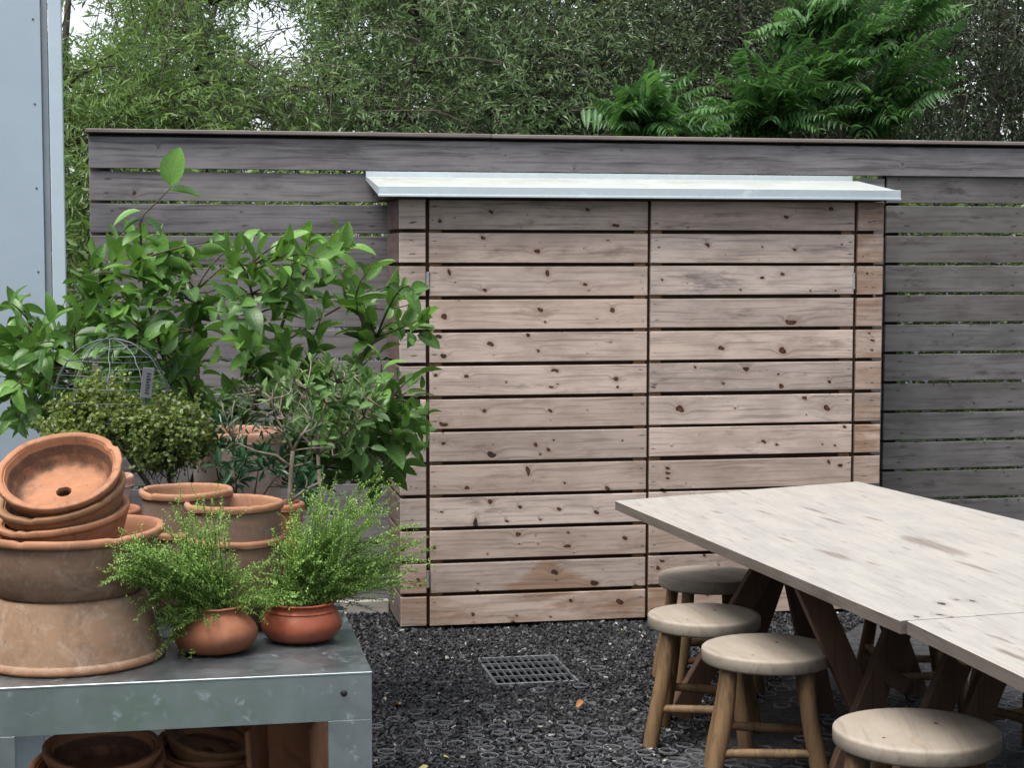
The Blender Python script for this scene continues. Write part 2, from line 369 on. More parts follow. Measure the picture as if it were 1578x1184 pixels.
YC, YF = 7.8077, 8.2719                      # front of the cabinet, front of the fence
XL, XR = .9762, 3.3009; HC = 1.976
def chips():
    n = 62000
    x = rng.uniform(.35, 4.2, n); y = rng.uniform(5.0, 8.25, n)
    gx0, gx1, gy0, gy1 = 1.225, 1.565, 6.715, 7.185
    keep = ~((x > gx0) & (x < gx1) & (y > gy0) & (y < gy1)) & ~((x > XL+.02) & (x < XR) & (y > YC+.03)) & ((y > 7.6) | (x < .42+.75*(y-4)))
    x, y = x[keep], y[keep]; n = len(x)
    base = np.array([[i, j, k] for i in (-1, 1) for j in (-1, 1) for k in (-1, 1)], float)
    S = np.stack([rng.uniform(.006, .0125, n), rng.uniform(.004, .008, n), rng.uniform(.003, .006, n)], 1)
    V = base[None]*S[:, None]*rng.uniform(.55, 1.15, (n, 8, 3))
    q = rng.normal(size=(n, 4)); q[:, 1:3] *= .35; q = unit(q); a, b, c, d = q.T
    Rm = np.stack([np.stack([1-2*(c*c+d*d), 2*(b*c-a*d), 2*(b*d+a*c)], -1), np.stack([2*(b*c+a*d), 1-2*(b*b+d*d), 2*(c*d-a*b)], -1), np.stack([2*(b*d-a*c), 2*(c*d+a*b), 1-2*(b*b+c*c)], -1)], -2)
    V = np.einsum('nij,nkj->nki', Rm, V)
    hump = .006*np.sin(x*2.3+1)*np.cos(y*3.1) + .005*np.sin(x*7+y*5)
    V += np.stack([x, y, hump + rng.uniform(-.006, .004, n)], 1)[:, None]
    F = np.array([[0, 1, 3, 2], [4, 6, 7, 5], [0, 4, 5, 1], [2, 3, 7, 6], [0, 2, 6, 4], [1, 5, 7, 3]])
    F = (F[None] + (np.arange(n)*8)[:, None, None]).reshape(-1, 4)
    r = np.repeat(rng.random(n), 8)
    o = mesh_np('gravel', V.reshape(-1, 3), F, dict(rnd=r), CHIP)
    tag(o, 'loose black basalt gravel covering the yard', 'gravel', kind='stuff')
chips()

# rings of the plastic gravel grid showing through the stones
def rings():
    m = MB(); a0 = np.arange(20)*2*math.pi/20; r = .0325
    pts = [(1.20+.087*(i-9), 6.62-.087*j) for i in range(34) for j in range(19)]
    pts += [(1.12, 7.12-.075*k) for k in range(6)] + [(1.62+.02*k, 7.1-.08*k) for k in range(5)] + [(1.25+.09*k, 6.68) for k in range(4)]
    for (x, y) in pts:
        p = (.86 if y < 6.3 else (.6 if y < 6.5 else .5))*(.75+.5*math.sin(x*3+y*4))
        if x < .95: p *= .55
        if (y > 6.6 and x < 1.0) or rng.random() > p or (y < 5.9 and x < .55): continue
        x += rng.normal()*.005; y += rng.normal()*.005; z = .0085 + .006*math.sin(x*2.3+1)*math.cos(y*3.1) + .005*math.sin(x*7+y*5) + rng.uniform(-.0055, .003)
        tx, ty = rng.normal(size=2)*.035
        n = 20; cs, sn = np.cos(a0), np.sin(a0); rr = r*rng.uniform(.94, 1.03); V = []
        for (rad, dz) in ((rr, -.006), (rr, 0), (rr-.0032, 0), (rr-.0032, -.006)):
            V.append(np.stack([x+rad*cs, y+rad*sn, z+dz+rad*(tx*cs+ty*sn)], 1))
        i, j = np.meshgrid(np.arange(3), np.arange(n), indexing='ij'); j2 = (j+1) % n
        F = np.stack([i*n+j, i*n+j2, (i+1)*n+j2, (i+1)*n+j], -1).reshape(-1, 4)
        m.add(np.concatenate(V), F[:, ::-1])
    o = m.build('paver_grid', GRID, None, True, angle=40); tag(o, 'grey plastic rings of the gravel grid showing at the surface', 'gravel grid', kind='stuff')
rings()

# drain grate
def grate():
    x0, x1, y0, y1 = 1.235, 1.555, 6.73, 7.175
    T = thing('drain_grate', (x0, y0, 0), 'square metal drain grate set in the black gravel before the cabinet', 'drain')
    o = (x0, y0, 0); m = MB(); zt = .006
    for (a, b, c, d) in ((x0-.012, x1+.012, y0-.012, y0), (x0-.012, x1+.012, y1, y1+.012), (x0-.012, x0, y0, y1), (x1, x1+.012, y0, y1)):
        m.box((a, c, -.03), (b, d, zt), .001)
    m.build('frame', GRATE, T, origin=o)
    m = MB()
    for i in range(1, 11): X = x0+(x1-x0)*i/11; m.box((X-.0016, y0, -.006), (X+.0016, y1, zt), .0004)
    for j in range(1, 4): Y = y0+(y1-y0)*j/4; m.box((x0, Y-.002, -.006), (x1, Y+.002, zt+.0005), .0004)
    m.build('bars', GRATE, T, origin=o)
    m = MB(); m.box((x0, y0, -.0115), (x1, y1, -.0105), .0002); m.build('sump_shade', HOLE_SHADE, T, origin=o)  # flat black sheet painted as the unlit depth below the bars
grate()

# ------------------------------------------------------------------ boards with knots
def board(m, x0, x1, z0, z1, y, th=.02, knots=(), nails=(), stain=None, res=.006, ch=.0022, rnd=None, ax='x', warp=0.):
    """one board: dense front face carrying knot, nail and stain fields, rounded edges, sides back to y+th"""
    nx = max(2, int((x1-x0)/res)); nz = max(2, int((z1-z0)/res))
    xs = np.concatenate([[x0], np.linspace(x0+ch, x1-ch, nx), [x1]]); zs = np.concatenate([[z0], np.linspace(z0+ch, z1-ch, nz), [z1]])
    X, Z = np.meshgrid(xs, zs, indexing='ij'); Y = np.full_like(X, y)
    Y[0] += ch; Y[-1] += ch; Y[1:-1, 0] += ch; Y[1:-1, -1] += ch
    if warp: Y += warp*np.sin((X-x0)/(x1-x0)*3.1+z0*9)
    kd = np.full_like(X, 9.); nd = np.full_like(X, 9.); st = np.zeros_like(X)
    kc = np.zeros_like(X)
    for (kx, kz, a, b) in knots:
        r4 = np.random.default_rng(int(abs(kx*7919+kz*104729)*1000) % 2**31); dx, dz = (X-kx)/a, (Z-kz)/b; th_ = np.arctan2(dz, dx); sd_ = 1 if r4.random() < .5 else -1
        f = 1+.12*np.sin(2*th_+r4.uniform(0, 6))+.09*np.sin(3*th_+r4.uniform(0, 6)); tail = r4.uniform(0, 1.5)*(r4.random() < .4)
        dd = np.hypot(dx/(1+tail*np.clip(dx*sd_, 0, 1)), dz+.25*np.sin(dx*1.3))/f; kc = np.where(dd < kd, r4.random(), kc); kd = np.minimum(kd, dd)
    for (kx, kz, a, b) in nails: nd = np.minimum(nd, np.hypot((X-kx)/a, (Z-kz)/b))
    if stain is not None: st = stain(X, Z)
    N0, N1 = X.shape; i, j = np.meshgrid(np.arange(N0-1), np.arange(N1-1), indexing='ij')
    F = np.stack([i*N1+j, (i+1)*N1+j, (i+1)*N1+j+1, i*N1+j+1], -1).reshape(-1, 4)
    rim = [(a, 0) for a in range(N0)] + [(N0-1, b) for b in range(1, N1)] + [(a, N1-1) for a in range(N0-2, -1, -1)] + [(0, b) for b in range(N1-2, 0, -1)]
    ri = np.array([a*N1+b for a, b in rim]); V = np.stack([X, Y, Z], -1).reshape(-1, 3)
    Bk = V[ri].copy(); Bk[:, 1] = y + th; k = len(V); n = len(ri); q = np.arange(n); q2 = (q+1) % n
    F2 = np.stack([ri[q2], ri[q], k+q, k+q2], -1)
    if ax == 'y':
        pass
    W = np.concatenate([V, Bk]); rv = rng.random() if rnd is None else rnd
    kn = np.maximum(0, 1-kd/4).ravel(); na = np.maximum(0, 1-nd/3).ravel(); st = st.ravel()
    m.add(W, np.concatenate([F, F2]), rnd=rv, kc=np.concatenate([kc.ravel(), kc.ravel()[ri]]), kn=np.concatenate([kn, kn[ri]]), na=np.concatenate([na, na[ri]]), st=np.concatenate([st, st[ri]]))
def end_nails(x0, x1, z0, z1, inset=.022):
    out = []
    for x in (x0+inset, x1-inset):
        for f in (.28, .75):
            if rng.random() < .85: out.append((x+rng.normal()*.004, z0+(z1-z0)*f+rng.normal()*.004, rng.uniform(.006, .016), rng.uniform(.0018, .0035)))
    return out

# ------------------------------------------------------------------ cabinet
K4 = [(430,314,13),(677,270,13),(1138,257,13),(1280,335,14),(878,316,5),(637,395,14),(897,459,17),(645,434,5),(910,417,5),(1122,445,5),(1240,407,6),(475,560,-16),(945,563,-16),(1127,618,13),(647,645,12),(505,608,6),(1147,648,5),(450,773,20),(912,741,17),(1258,742,17),(935,798,9),(1180,784,5),(1283,795,5),(673,905,19),(855,862,13),(902,938,11),(447,963,18),(420,868,15),(1252,895,6),(1137,950,5),(457,912,4),(410,1055,13),(557,1060,14),(990,1033,13),(1275,1073,17),(1283,1112,10),(748,1088,8),(960,1111,9),(996,1097,7),(1495,596,8),(1480,440,6)]
K6 = [(612,104,13),(928,104,13),(408,169,17),(1107,101,5),(930,150,5),(415,261,13),(640,313,20),(858,267,14),(920,292,14),(945,245,8),(880,313,9),(655,265,6),(1275,247,8),(822,393,-21),(528,475,15),(998,451,9),(1205,478,15),(770,499,6),(845,440,6),(640,540,17),(783,567,13),(973,577,12),(1147,592,13),(570,645,-24),(717,634,9),(583,600,5),(878,627,7),(410,591,7),(775,698,17),(370,762,14),(1017,755,14),(1285,716,14),(1015,690,10),(870,743,7),(780,745,7),(628,793,7),(950,880,20),(1145,933,20),(1340,945,12),(580,970,10),(580,935,6),(960,917,6),(557,1083,13),(1030,1017,11),(1258,1021,18),(770,1090,7),(930,1095,8),(750,1130,22),(560,1120,6),(1540,95,15),(1510,272,6),(1490,428,10),(1466,485,14),(1445,860,15),(220,775,10),(295,916,12),(305,945,9)]
K5 = [(790,215,13),(608,248,12),(208,290,4),(289,361,12),(643,381,11),(95,371,5),(512,370,6),(835,360,6),(512,495,10),(593,480,11),(423,543,7),(208,490,4),(208,518,4),(105,502,6),(706,548,7),(808,547,7),(617,675,16),(345,780,16),(592,790,19),(445,865,16),(588,934,15),(783,917,10),(575,886,7),(353,924,8),(240,858,8),(72,938,7),(180,1027,20),(683,982,13),(772,1023,18),(402,1024,6),(690,1050,5),(520,1160,10),(570,1172,9),(755,1170,6),(805,1175,8),(845,1100,10),(920,408,6),(938,478,8),(945,720,8),(962,750,8),(958,790,6)]
KN = []
for L, sc, ox, oy in ((K4, 3.116, 540, 240), (K6, 3.116, 550, 600), (K5, 2.63, 980, 240)):
    for (u, v, r) in L:
        p = ony(ox+u/sc, oy+v/sc, YC); a = abs(r)/sc*.00295*.71
        KN.append((p[0], p[2], a*(.7 if r < 0 else 1.12), a*(1.45 if r < 0 else .92)))
for i in range(90):      # pin knots
    KN.append((rng.uniform(1.1, 3.2), rng.uniform(.03, 1.95), *(rng.uniform(.0016, .0036, 2))))
for i in range(26):      # the part of the doors behind the table
    KN.append((rng.uniform(2.2, 3.2), rng.uniform(.05, .75), rng.uniform(.006, .015), rng.uniform(.005, .012)))
ROWS = [(HC-.152*k-.1346, HC-.152*k) for k in range(13)]
def cab_stain(X, Z):
    s = np.zeros_like(X)
    p = ony(550+955/3.116, 600+975/3.116, YC)                       # brown bare patch on the lower left door
    for (du, dv, rx_, rz_) in ((0, .045, .16, .075), (-.02, .085, .07, .06), (.1, .03, .14, .035), (-.12, .025, .12, .035), (.02, .02, .2, .03)):
        s = np.maximum(s, np.clip(1.25-np.hypot((X-p[0]+.02-du)/rx_, (Z-p[2]-dv)/rz_)*.75, 0, .9)*(Z > p[2]-.02)*(Z < p[2]+.16))
    s = np.maximum(s, np.where(Z < .155, .56-.1*np.sin(X*5), 0))     # the bottom row has kept its brown
    s = np.maximum(s, np.where((X > 3.16) & (Z > HC-.14), .62, 0)); s = np.maximum(s, np.where((X > 3.16) & (Z > HC-.34), .66, np.where(X > 3.16, .56, 0)))
    s = np.maximum(s, .55-np.hypot((X-2.93)/.10, (Z-1.87)/.03)*.4)
    s = np.maximum(s, np.where((X < 1.12) & (Z < .32), .58, 0))
    return s
def px_x(u, v=600): return ony(u, v, YC)[0]
def cabinet():
    org = (XL, YC, 0)
    T = thing('storage_cabinet', org, 'tall slatted cedar garden cabinet with two knotty doors and a pale metal roof', 'cabinet')
    def posts(u0, u1, label=None):
        m = MB(); a, b = px_x(u0), px_x(u1)
        for (z0, z1) in ROWS:
            board(m, a, b, z0, z1, YC, .022, [k for k in KN if a-.03 < k[0] < b+.03 and z0-.03 < k[1] < z1+.03], end_nails(a, b, z0, z1, .05), cab_stain, .006)
        m.build('corner_panel', CAB, T, origin=org)
    xl1 = px_x(656.5); posts(616.5, 656.5); posts(1318.5, 1357.5)
    def door(u0, u1, dz, dy):
        m = MB(); a, b = px_x(u0), px_x(u1)
        for (z0, z1) in ROWS:
            z0 += dz; z1 += dz
            jl = rng.normal(0, .0012)
            board(m, a+rng.uniform(0, .002), b-rng.uniform(0, .002), z0+jl, z1+jl, YC+dy+rng.uniform(-.0012, .0012), .022, [k for k in KN if a-.03 < k[0] < b+.03 and z0-.03 < k[1] < z1+.03], end_nails(a, b, z0, z1), cab_stain, .0055)
        d = m.build('door', CAB, T, origin=org)
        m = MB()
        for (s0, s1) in ((a+.004, a+.06), (b-.06, b-.004)): m.box((s0, YC+.0225, .02), (s1, YC+.044, HC-.01), .002, rnd=rng.random())
        m.build('stile', WARMW, d)
        return d, a, b
    dl, la, lb = door(662, 997, -.001, .001); dr, ra, rb = door(1001.3, 1313.5, .001, -.003)
    def hinge(d, u, v):
        p = ony(u, v, YC-.004); m = MB()
        m.tube([(p[0], YC-.003, p[2]-.034), (p[0], YC-.003, p[2]+.034)], .0065, 10)
        for k in (-1, 1): m.tube([(p[0], YC-.003, p[2]+k*.036-.003), (p[0], YC-.003, p[2]+k*.036+.003)], .0078, 10)
        m.box((p[0]-.009, YC+.004, p[2]-.032), (p[0]+.009, YC+.007, p[2]+.032), .0005)
        m.build('hinge', STEEL, d, True, angle=40)
    for d, u, v in ((dl, 659.5, 432), (dl, 659.5, 893), (dr, 1316, 433), (dr, 1316, 880)):
        p0 = np.array(org); hinge(d, u, v)
    for d in (dl, dr):
        for ch in d.children:                                          # sub-part meshes were written in world coordinates
            ch.data.transform(Matrix.Translation(-Vector(org)))
    # side wall: boards run back to the fence
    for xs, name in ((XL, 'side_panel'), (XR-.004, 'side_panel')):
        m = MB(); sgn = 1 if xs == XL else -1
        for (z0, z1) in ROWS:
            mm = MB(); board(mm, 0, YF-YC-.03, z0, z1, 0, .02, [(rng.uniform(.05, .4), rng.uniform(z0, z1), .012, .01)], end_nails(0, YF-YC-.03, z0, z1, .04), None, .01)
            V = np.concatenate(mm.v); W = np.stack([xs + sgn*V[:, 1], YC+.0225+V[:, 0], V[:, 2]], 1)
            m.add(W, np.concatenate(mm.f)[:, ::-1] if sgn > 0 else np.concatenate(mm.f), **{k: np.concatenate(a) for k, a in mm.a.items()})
        m.build(name, SHADEW, T, origin=org)
    m = MB(); m.box((XL+.024, YC+.046, .012), (XR-.028, YF-.04, HC-.004), .002, rnd=.3); m.build('carcass', DARKW, T, origin=org)
    # roof: a shallow zinc tray falling to the front, with an upstand at the back
    yf, yb = YC-.10, YF-.02
    pf = ony(584, 302, yf); zf0 = pf[2]; xa = ony(584, 302, yf)[0]; xb = ony(1387, 305, yf)[0]; zf1 = ony(584, 288.5, yf)[2]
    zb = ony(561, 272, yb)[2]; zu = ony(700, 266.5, yb)[2]; xbb = ony(1314, 268, yb)[0]
    m = MB(); t_ = .0015
    def slab(pts, th):
        P = np.array(pts, float); n = np.cross(P[1]-P[0], P[3]-P[0]); n /= np.linalg.norm(n); Q = P - n*th
        m.add(np.concatenate([P, Q]), [(0, 1, 2, 3), (7, 6, 5, 4), (0, 4, 5, 1), (1, 5, 6, 2), (2, 6, 7, 3), (3, 7, 4, 0)])
    e = .012
    slab([(xa, yf, zf1-e*0), (xb, yf, zf1), (xb, yb, zb), (xa, yb, zb)], .002)
    m.build('roof', ROOFM, T, origin=org); rf = T.children[-1]
    rf = [c for c in T.children if c.name.startswith('roof')][0]
    m = MB(); m.box((xa-.0025, yf-.003, zf0), (xb+.0025, yf, zf1+.006), .0008)
    for X in (xa, xb): slab([(X-.001, yf+.0005, zf0+.001), (X-.001, yf+.0005, zf1+.0015), (X-.001, yb, zb+.002), (X-.001, yb, zb-.016)], .0022)
    m.box((xa-.004, yf-.007, zf0-.002), (xb+.004, yf-.0035, zf0+.008), .001); m.build('fascia', ROOFF, rf, origin=org)
    m = MB(); m.box((xa, yb+.0005, zb-.02), (xbb, yb+.003, zu+.004), .0006); m.build('upstand', ROOFF, rf, origin=org)
    m = MB(); m.box((xa+.05, yf+.03, HC+.003), (xb-.05, yb-.01, zf1-.004), .002, rnd=.6); m.build('roof_board', DARKW, rf, origin=org)
WARMW = wood('stile_wood', (.30, .19, .12), (.24, .15, .095), (.10, .06, .04), warm=(.25, .12, .06), ax='z', tint=.2)
SHADEW = wood('cabinet_side_shade', (.15, .115, .105), (.11, .085, .078), (.05, .038, .035), warm=(.17, .085, .05), ax='y', tint=.2)  # cabinet cedar in a darker copy: shade of the side walls painted in
cabinet()

# ------------------------------------------------------------------ fence
def zf(y, u=350): return ony(u, y, YF)[2]
def fence():
    XF0, XF1 = -.4036, 5.6; org = (XF0, YF, 0)
    T = thing('board_fence', org, 'weathered grey horizontal board fence with a flat cap rail behind the cabinet', 'fence')
    zc1, zc0 = zf(201.5), zf(207.5); ztop, zbot = zf(213), zf(261); P = (zf(261)-zf(408))/3
    def slats(x0, x1, rows, mat, name, y, label=None, xs=.38):
        m = MB()
        for (a, b) in rows:
            nl = []
            for X in np.arange(x0+.09, x1, .61):
                for f in (.25, .75):
                    if rng.random() < .8: nl.append((X+rng.normal()*.008, a+(b-a)*f, rng.uniform(.008, .02), rng.uniform(.0025, .005)))
            kk = [(rng.uniform(x0, x1), rng.uniform(a, b), rng.uniform(.004, .009), rng.uniform(.006, .011)) for _ in range(rng.poisson((x1-x0)*.7))]
            board(m, x0, x1, a, b, y+rng.uniform(-.002, .002), .02, kk, nl, None, .014, rnd=rng.random(), warp=.001)
        o = m.build(name, mat, T, origin=org)
        if label: o['label'] = label
    # cap rail in two lengths with a joint
    m = MB(); xj = ony(755, 210, YF)[0]
    m.box((XF0-.012, YF-.045, zc0), (xj-.001, YF+.075, zc1), .003, rnd=.21); m.box((xj+.001, YF-.044, zc0-.001), (XF1, YF+.075, zc1-.001), .003, rnd=.77)
    m.build('cap_rail', CAPW, T, origin=org)
    m = MB(); m.box((XF0, YF+.022, zc0-.09), (XF1, YF+.06, zc0-.0015), .002, rnd=.5); m.build('rail', POSTW, T, origin=org)  # dark strip added behind the gap for the shaded recess below the cap
    slats(XF0, XF1, [(zbot, ztop)], FEN, 'top_board', YF-.016)
    rows = []; z = zbot-.014
    while z > .12: rows.append((z-P+.014, z)); z -= P
    slats(XF0, ony(1363.5, 500, YF)[0]-.012, rows, FEN, 'slat_panel', YF)
    # right hand panel: darker boards past an upright joint
    xs = ony(1363.5, 500, YF)[0]; rows2 = []; z = zf(272, 1470); P2 = (zf(272, 1470)-zf(725.5, 1470))/10
    while z > .1: rows2.append((z-P2+.0145, z)); z -= P2
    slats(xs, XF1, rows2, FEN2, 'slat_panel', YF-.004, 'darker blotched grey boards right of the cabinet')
    for X in (XF0+.002, 1.0, 2.3, xs+.004, 4.62, 5.45):
        m = MB(); m.box((X, YF+.0605, -.05), (X+.088, YF+.14, zc0-.003), .003, rnd=rng.random()); m.build('post', POSTW, T, origin=org)
    m = MB(); m.box((XF0+.01, YF-.06, -.03), (XL-.004, YF-.012, .062), .004, rnd=.4)
    o = m.build('timber_kerb', KERB, None, origin=None); tag(o, 'pale timber kerb along the foot of the fence left of the cabinet', 'kerb')
CAPW = wood('cap_timber', (.19, .172, .165), (.14, .125, .12), (.08, .07, .068), warm=(.22, .15, .11), blot=.5, tint=.3)
POSTW = wood('post_timber', (.05, .044, .042), (.04, .035, .033), (.02, .017, .016), warm=(.05, .03, .022), ax='z')
fence()

# ------------------------------------------------------------------ metal clad shed at the left
def shed():
    Yw = 6.95; a = ony(72, 300, Yw); xr = ony(98.3, 230, Yw)[0]; x1 = ony(77.5, 230, Yw)[0]; x2 = ony(66.5, 230, Yw)[0]; org = (xr, Yw, 0)
    T = thing('metal_wall', org, 'pale blue grey metal clad wall with a white edge trim at the left', 'wall')
    m = MB(); m.box((-3.2, Yw, 0), (x2-.002, Yw+.04, 3.4), .002); m.build('panel', PANEL, T, origin=org)
    m = MB(); m.box((x2, Yw+.012, 0), (x1-.004, Yw+.03, 3.4), .001); m.build('channel', GROOVE, T, origin=org)
    m = MB(); m.box((x1, Yw-.012, 0), (xr, Yw+.03, 3.4), .003); m.build('corner_trim', TRIMM, T, origin=org)
    for v in (29, 160, 290, 419, 548):
        m = MB(); p = ony(49+.0215*v+1, v, Yw-.002); m.tube([(p[0], Yw-.0015, p[2]), (p[0], Yw+.001, p[2])], .0042, 8); m.build('screw', SCREW, T, origin=org)
shed()

# ------------------------------------------------------------------ galvanised potting table
def beam(m, p, q, w_, t_, up=(0, 1, 0), **at):
    p, q = Vector(p), Vector(q); d = (q-p); L = d.length; d.normalize(); u = Vector(up); s_ = d.cross(u).normalized(); u = s_.cross(d).normalized()
    M4 = Matrix((( s_.x, u.x, d.x, p.x), (s_.y, u.y, d.y, p.y), (s_.z, u.z, d.z, p.z), (0, 0, 0, 1)))
    return m.box((-w_/2, -t_/2, 0), (w_/2, t_/2, L), .003, M4, **at)
TZ = .72
def potting_table():
    x0, x1, y0, y1 = -.495, .442, 4.084, 4.945; org = (x0, y0, 0)
    T = thing('potting_table', org, 'galvanised sheet metal potting table carrying the clay pots and thyme', 'table')
    m = MB(); m.box((x0, y0, TZ-.006), (x1, y1, TZ), .0011); m.build('table_top', GALV, T, origin=org)
    za = TZ-.1165
    m = MB(); m.box((x0+.001, y0+.0012, za), (x1-.001, y0+.0035, TZ-.0065), .0003); m.box((x0+.001, y1-.0035, za), (x1-.001, y1-.0012, TZ-.0065), .0008)
    m.box((x0+.0012, y0+.004, za), (x0+.0035, y1-.004, TZ-.0065), .0008); m.box((x1-.0035, y0+.004, za), (x1-.0012, y1-.004, TZ-.0065), .0008)
    m.build('apron', GALV, T, origin=org)
    for (X, sx) in ((x0+.001, 1), (x1-.001, -1)):
        for (Y, sy) in ((y0+.0012, 1), (y1-.0012, -1)):
            m = MB(); a, b = sorted((X, X+sx*.105)); c, d = sorted((Y, Y+sy*.0024)); m.box((a, c, 0), (b, d, za-.0002), .0003)
            a, b = sorted((X, X+sx*.0024)); c, d = sorted((Y+sy*.0028, Y+sy*.105)); m.box((a, c, 0), (b, d, za-.0002), .0003)
            m.build('leg', GALV, T, origin=org)
    m = MB(); m.box((x0+.004, y0+.006, .19), (x1-.004, y1-.006, .20), .002); m.build('lower_shelf', GALV, T, origin=org)
    p = ony(530, 1069, y0); m = MB(); m.tube([(p[0], y0+.001, p[2]), (p[0], y0-.004, p[2]), (p[0], y0-.006, p[2])], [.0082, .0078, .004], 16); m.build('plug', BLACKP, T, True, origin=org, angle=50)
    m = MB()
    q = onz(523, 938, TZ); m.box((q[0]-.02, q[1]-.03, TZ+.0004), (q[0]+.012, q[1]+.02, TZ+.0016), .0003); m.build('label_plate', BLACKP, T, origin=org)
potting_table()

# ------------------------------------------------------------------ stools
def make_stool(label, r=.205, h=.45, az=.35):
    T = thing('round_stool', (0, 0, 0), label, 'stool', 'round wooden stools at the picnic table')
    m = MB(); n = 64; a = np.arange(n)*2*math.pi/n; prof = [(.0, h), (r*.5, h), (r*.9, h-.0005), (r-.005, h-.001), (r-.001, h-.0045), (r, h-.010), (r-.001, h-.040), (r-.006, h-.046), (r-.016, h-.05), (0., h-.05)]
    for rr in (.2, .35, .65, .8): prof.insert(2, (r*rr, h))
    prof = sorted(prof[:6], key=lambda q: q[0]) + prof[6:]
    V = []; wob = 1+.006*np.sin(2*a+1)+.004*np.sin(3*a)
    for (rr, z) in prof: V.append(np.stack([rr*wob*np.cos(a), rr*wob*np.sin(a), np.full(n, z)+.001*np.sin(2*a)*(rr/r)], 1))
    V = np.concatenate(V); i, j = np.meshgrid(np.arange(len(prof)-1), np.arange(n), indexing='ij'); j2 = (j+1) % n
    F = np.stack([i*n+j, (i+1)*n+j, (i+1)*n+j2, i*n+j2], -1).reshape(-1, 4)
    kd = np.full(len(V), 9.)
    for (kx, ky, s_) in ((-.02, -.13, .008), (-.10, -.10, .006), (.06, .05, .007)): kd = np.minimum(kd, np.hypot((V[:, 0]-kx)/s_, (V[:, 1]-ky)/s_/1.8))
    m.add(V, F, rnd=.37, kn=np.maximum(0, 1-kd/4)); m.build('seat', STOOLTOP, T, True, angle=50)
    tops = []; R = r*.80
    for k in range(4):
        t = az + k*math.pi/2; d = np.array([math.cos(t), math.sin(t), 0]); P = []; rad = []
        wv = rng.normal(size=2)*.006
        for s_ in np.linspace(0, 1, 9):
            P.append(d*(R+.078*s_) + np.array([0, 0, (h-.045)*(1-s_)]) + np.array([wv[0]*math.sin(s_*5), wv[1]*math.sin(s_*4+1), 0])); rad.append(.0275+.0045*s_+.0010*math.sin(s_*7+k*2+r*90))
        P[-1][2] = .0
        rad[-1] *= .93
        m = MB(); m.tube(P, rad, 14, rnd=rng.random()); m.build('leg', LEGW, T, True, angle=60); tops.append(d)
    for k in range(4):
        z = (.135, .195)[k % 2]; s_ = 1-z/(h-.045); a_, b_ = tops[k]*(R+.078*s_), tops[(k+1) % 4]*(R+.078*s_)
        a_ = a_+np.array([0, 0, z]); b_ = b_+np.array([0, 0, z+.008]); P = [a_+(b_-a_)*q for q in (-.06, .3, .65, 1.06)]
        m = MB(); m.tube(P, [.014, .016, .0165, .014], 10, rnd=rng.random()); m.build('stretcher', LEGW, T, True, angle=60)
    return T
st0 = make_stool('pale round stool nearest the camera, its right half under the table top', .222)
st0.location = (1.931, 4.288, 0); st0.rotation_euler = (0, 0, -.25)
def put_stool(x, y, rz, sc, label):
    c = copy_tree(st0); c.location = (x, y, 0); c.rotation_euler = (0, 0, rz); c.scale = (sc, sc, 1); c['label'] = label
put_stool(1.861, 5.295, .12, .955, 'round stool in front of the trestle, second from the camera on the left side')
put_stool(1.816, 5.838, .03, .90, 'round stool standing furthest left, just behind the second stool')
q = onz(1092, 885, .45); put_stool(q[0], q[1], .4, .90, 'round stool furthest back, close to the cabinet doors under the table corner')
q = onz(1392, 1090, 0); put_stool(q[0]+.05, q[1]+.05, .3, .90, 'shaded stool of which only legs and rungs show beneath the long table')
q = onz(1560, 1190, 0); put_stool(q[0]+.1, q[1]+.05, .8, .92, 'shaded stool showing its legs beneath the table at the right edge')

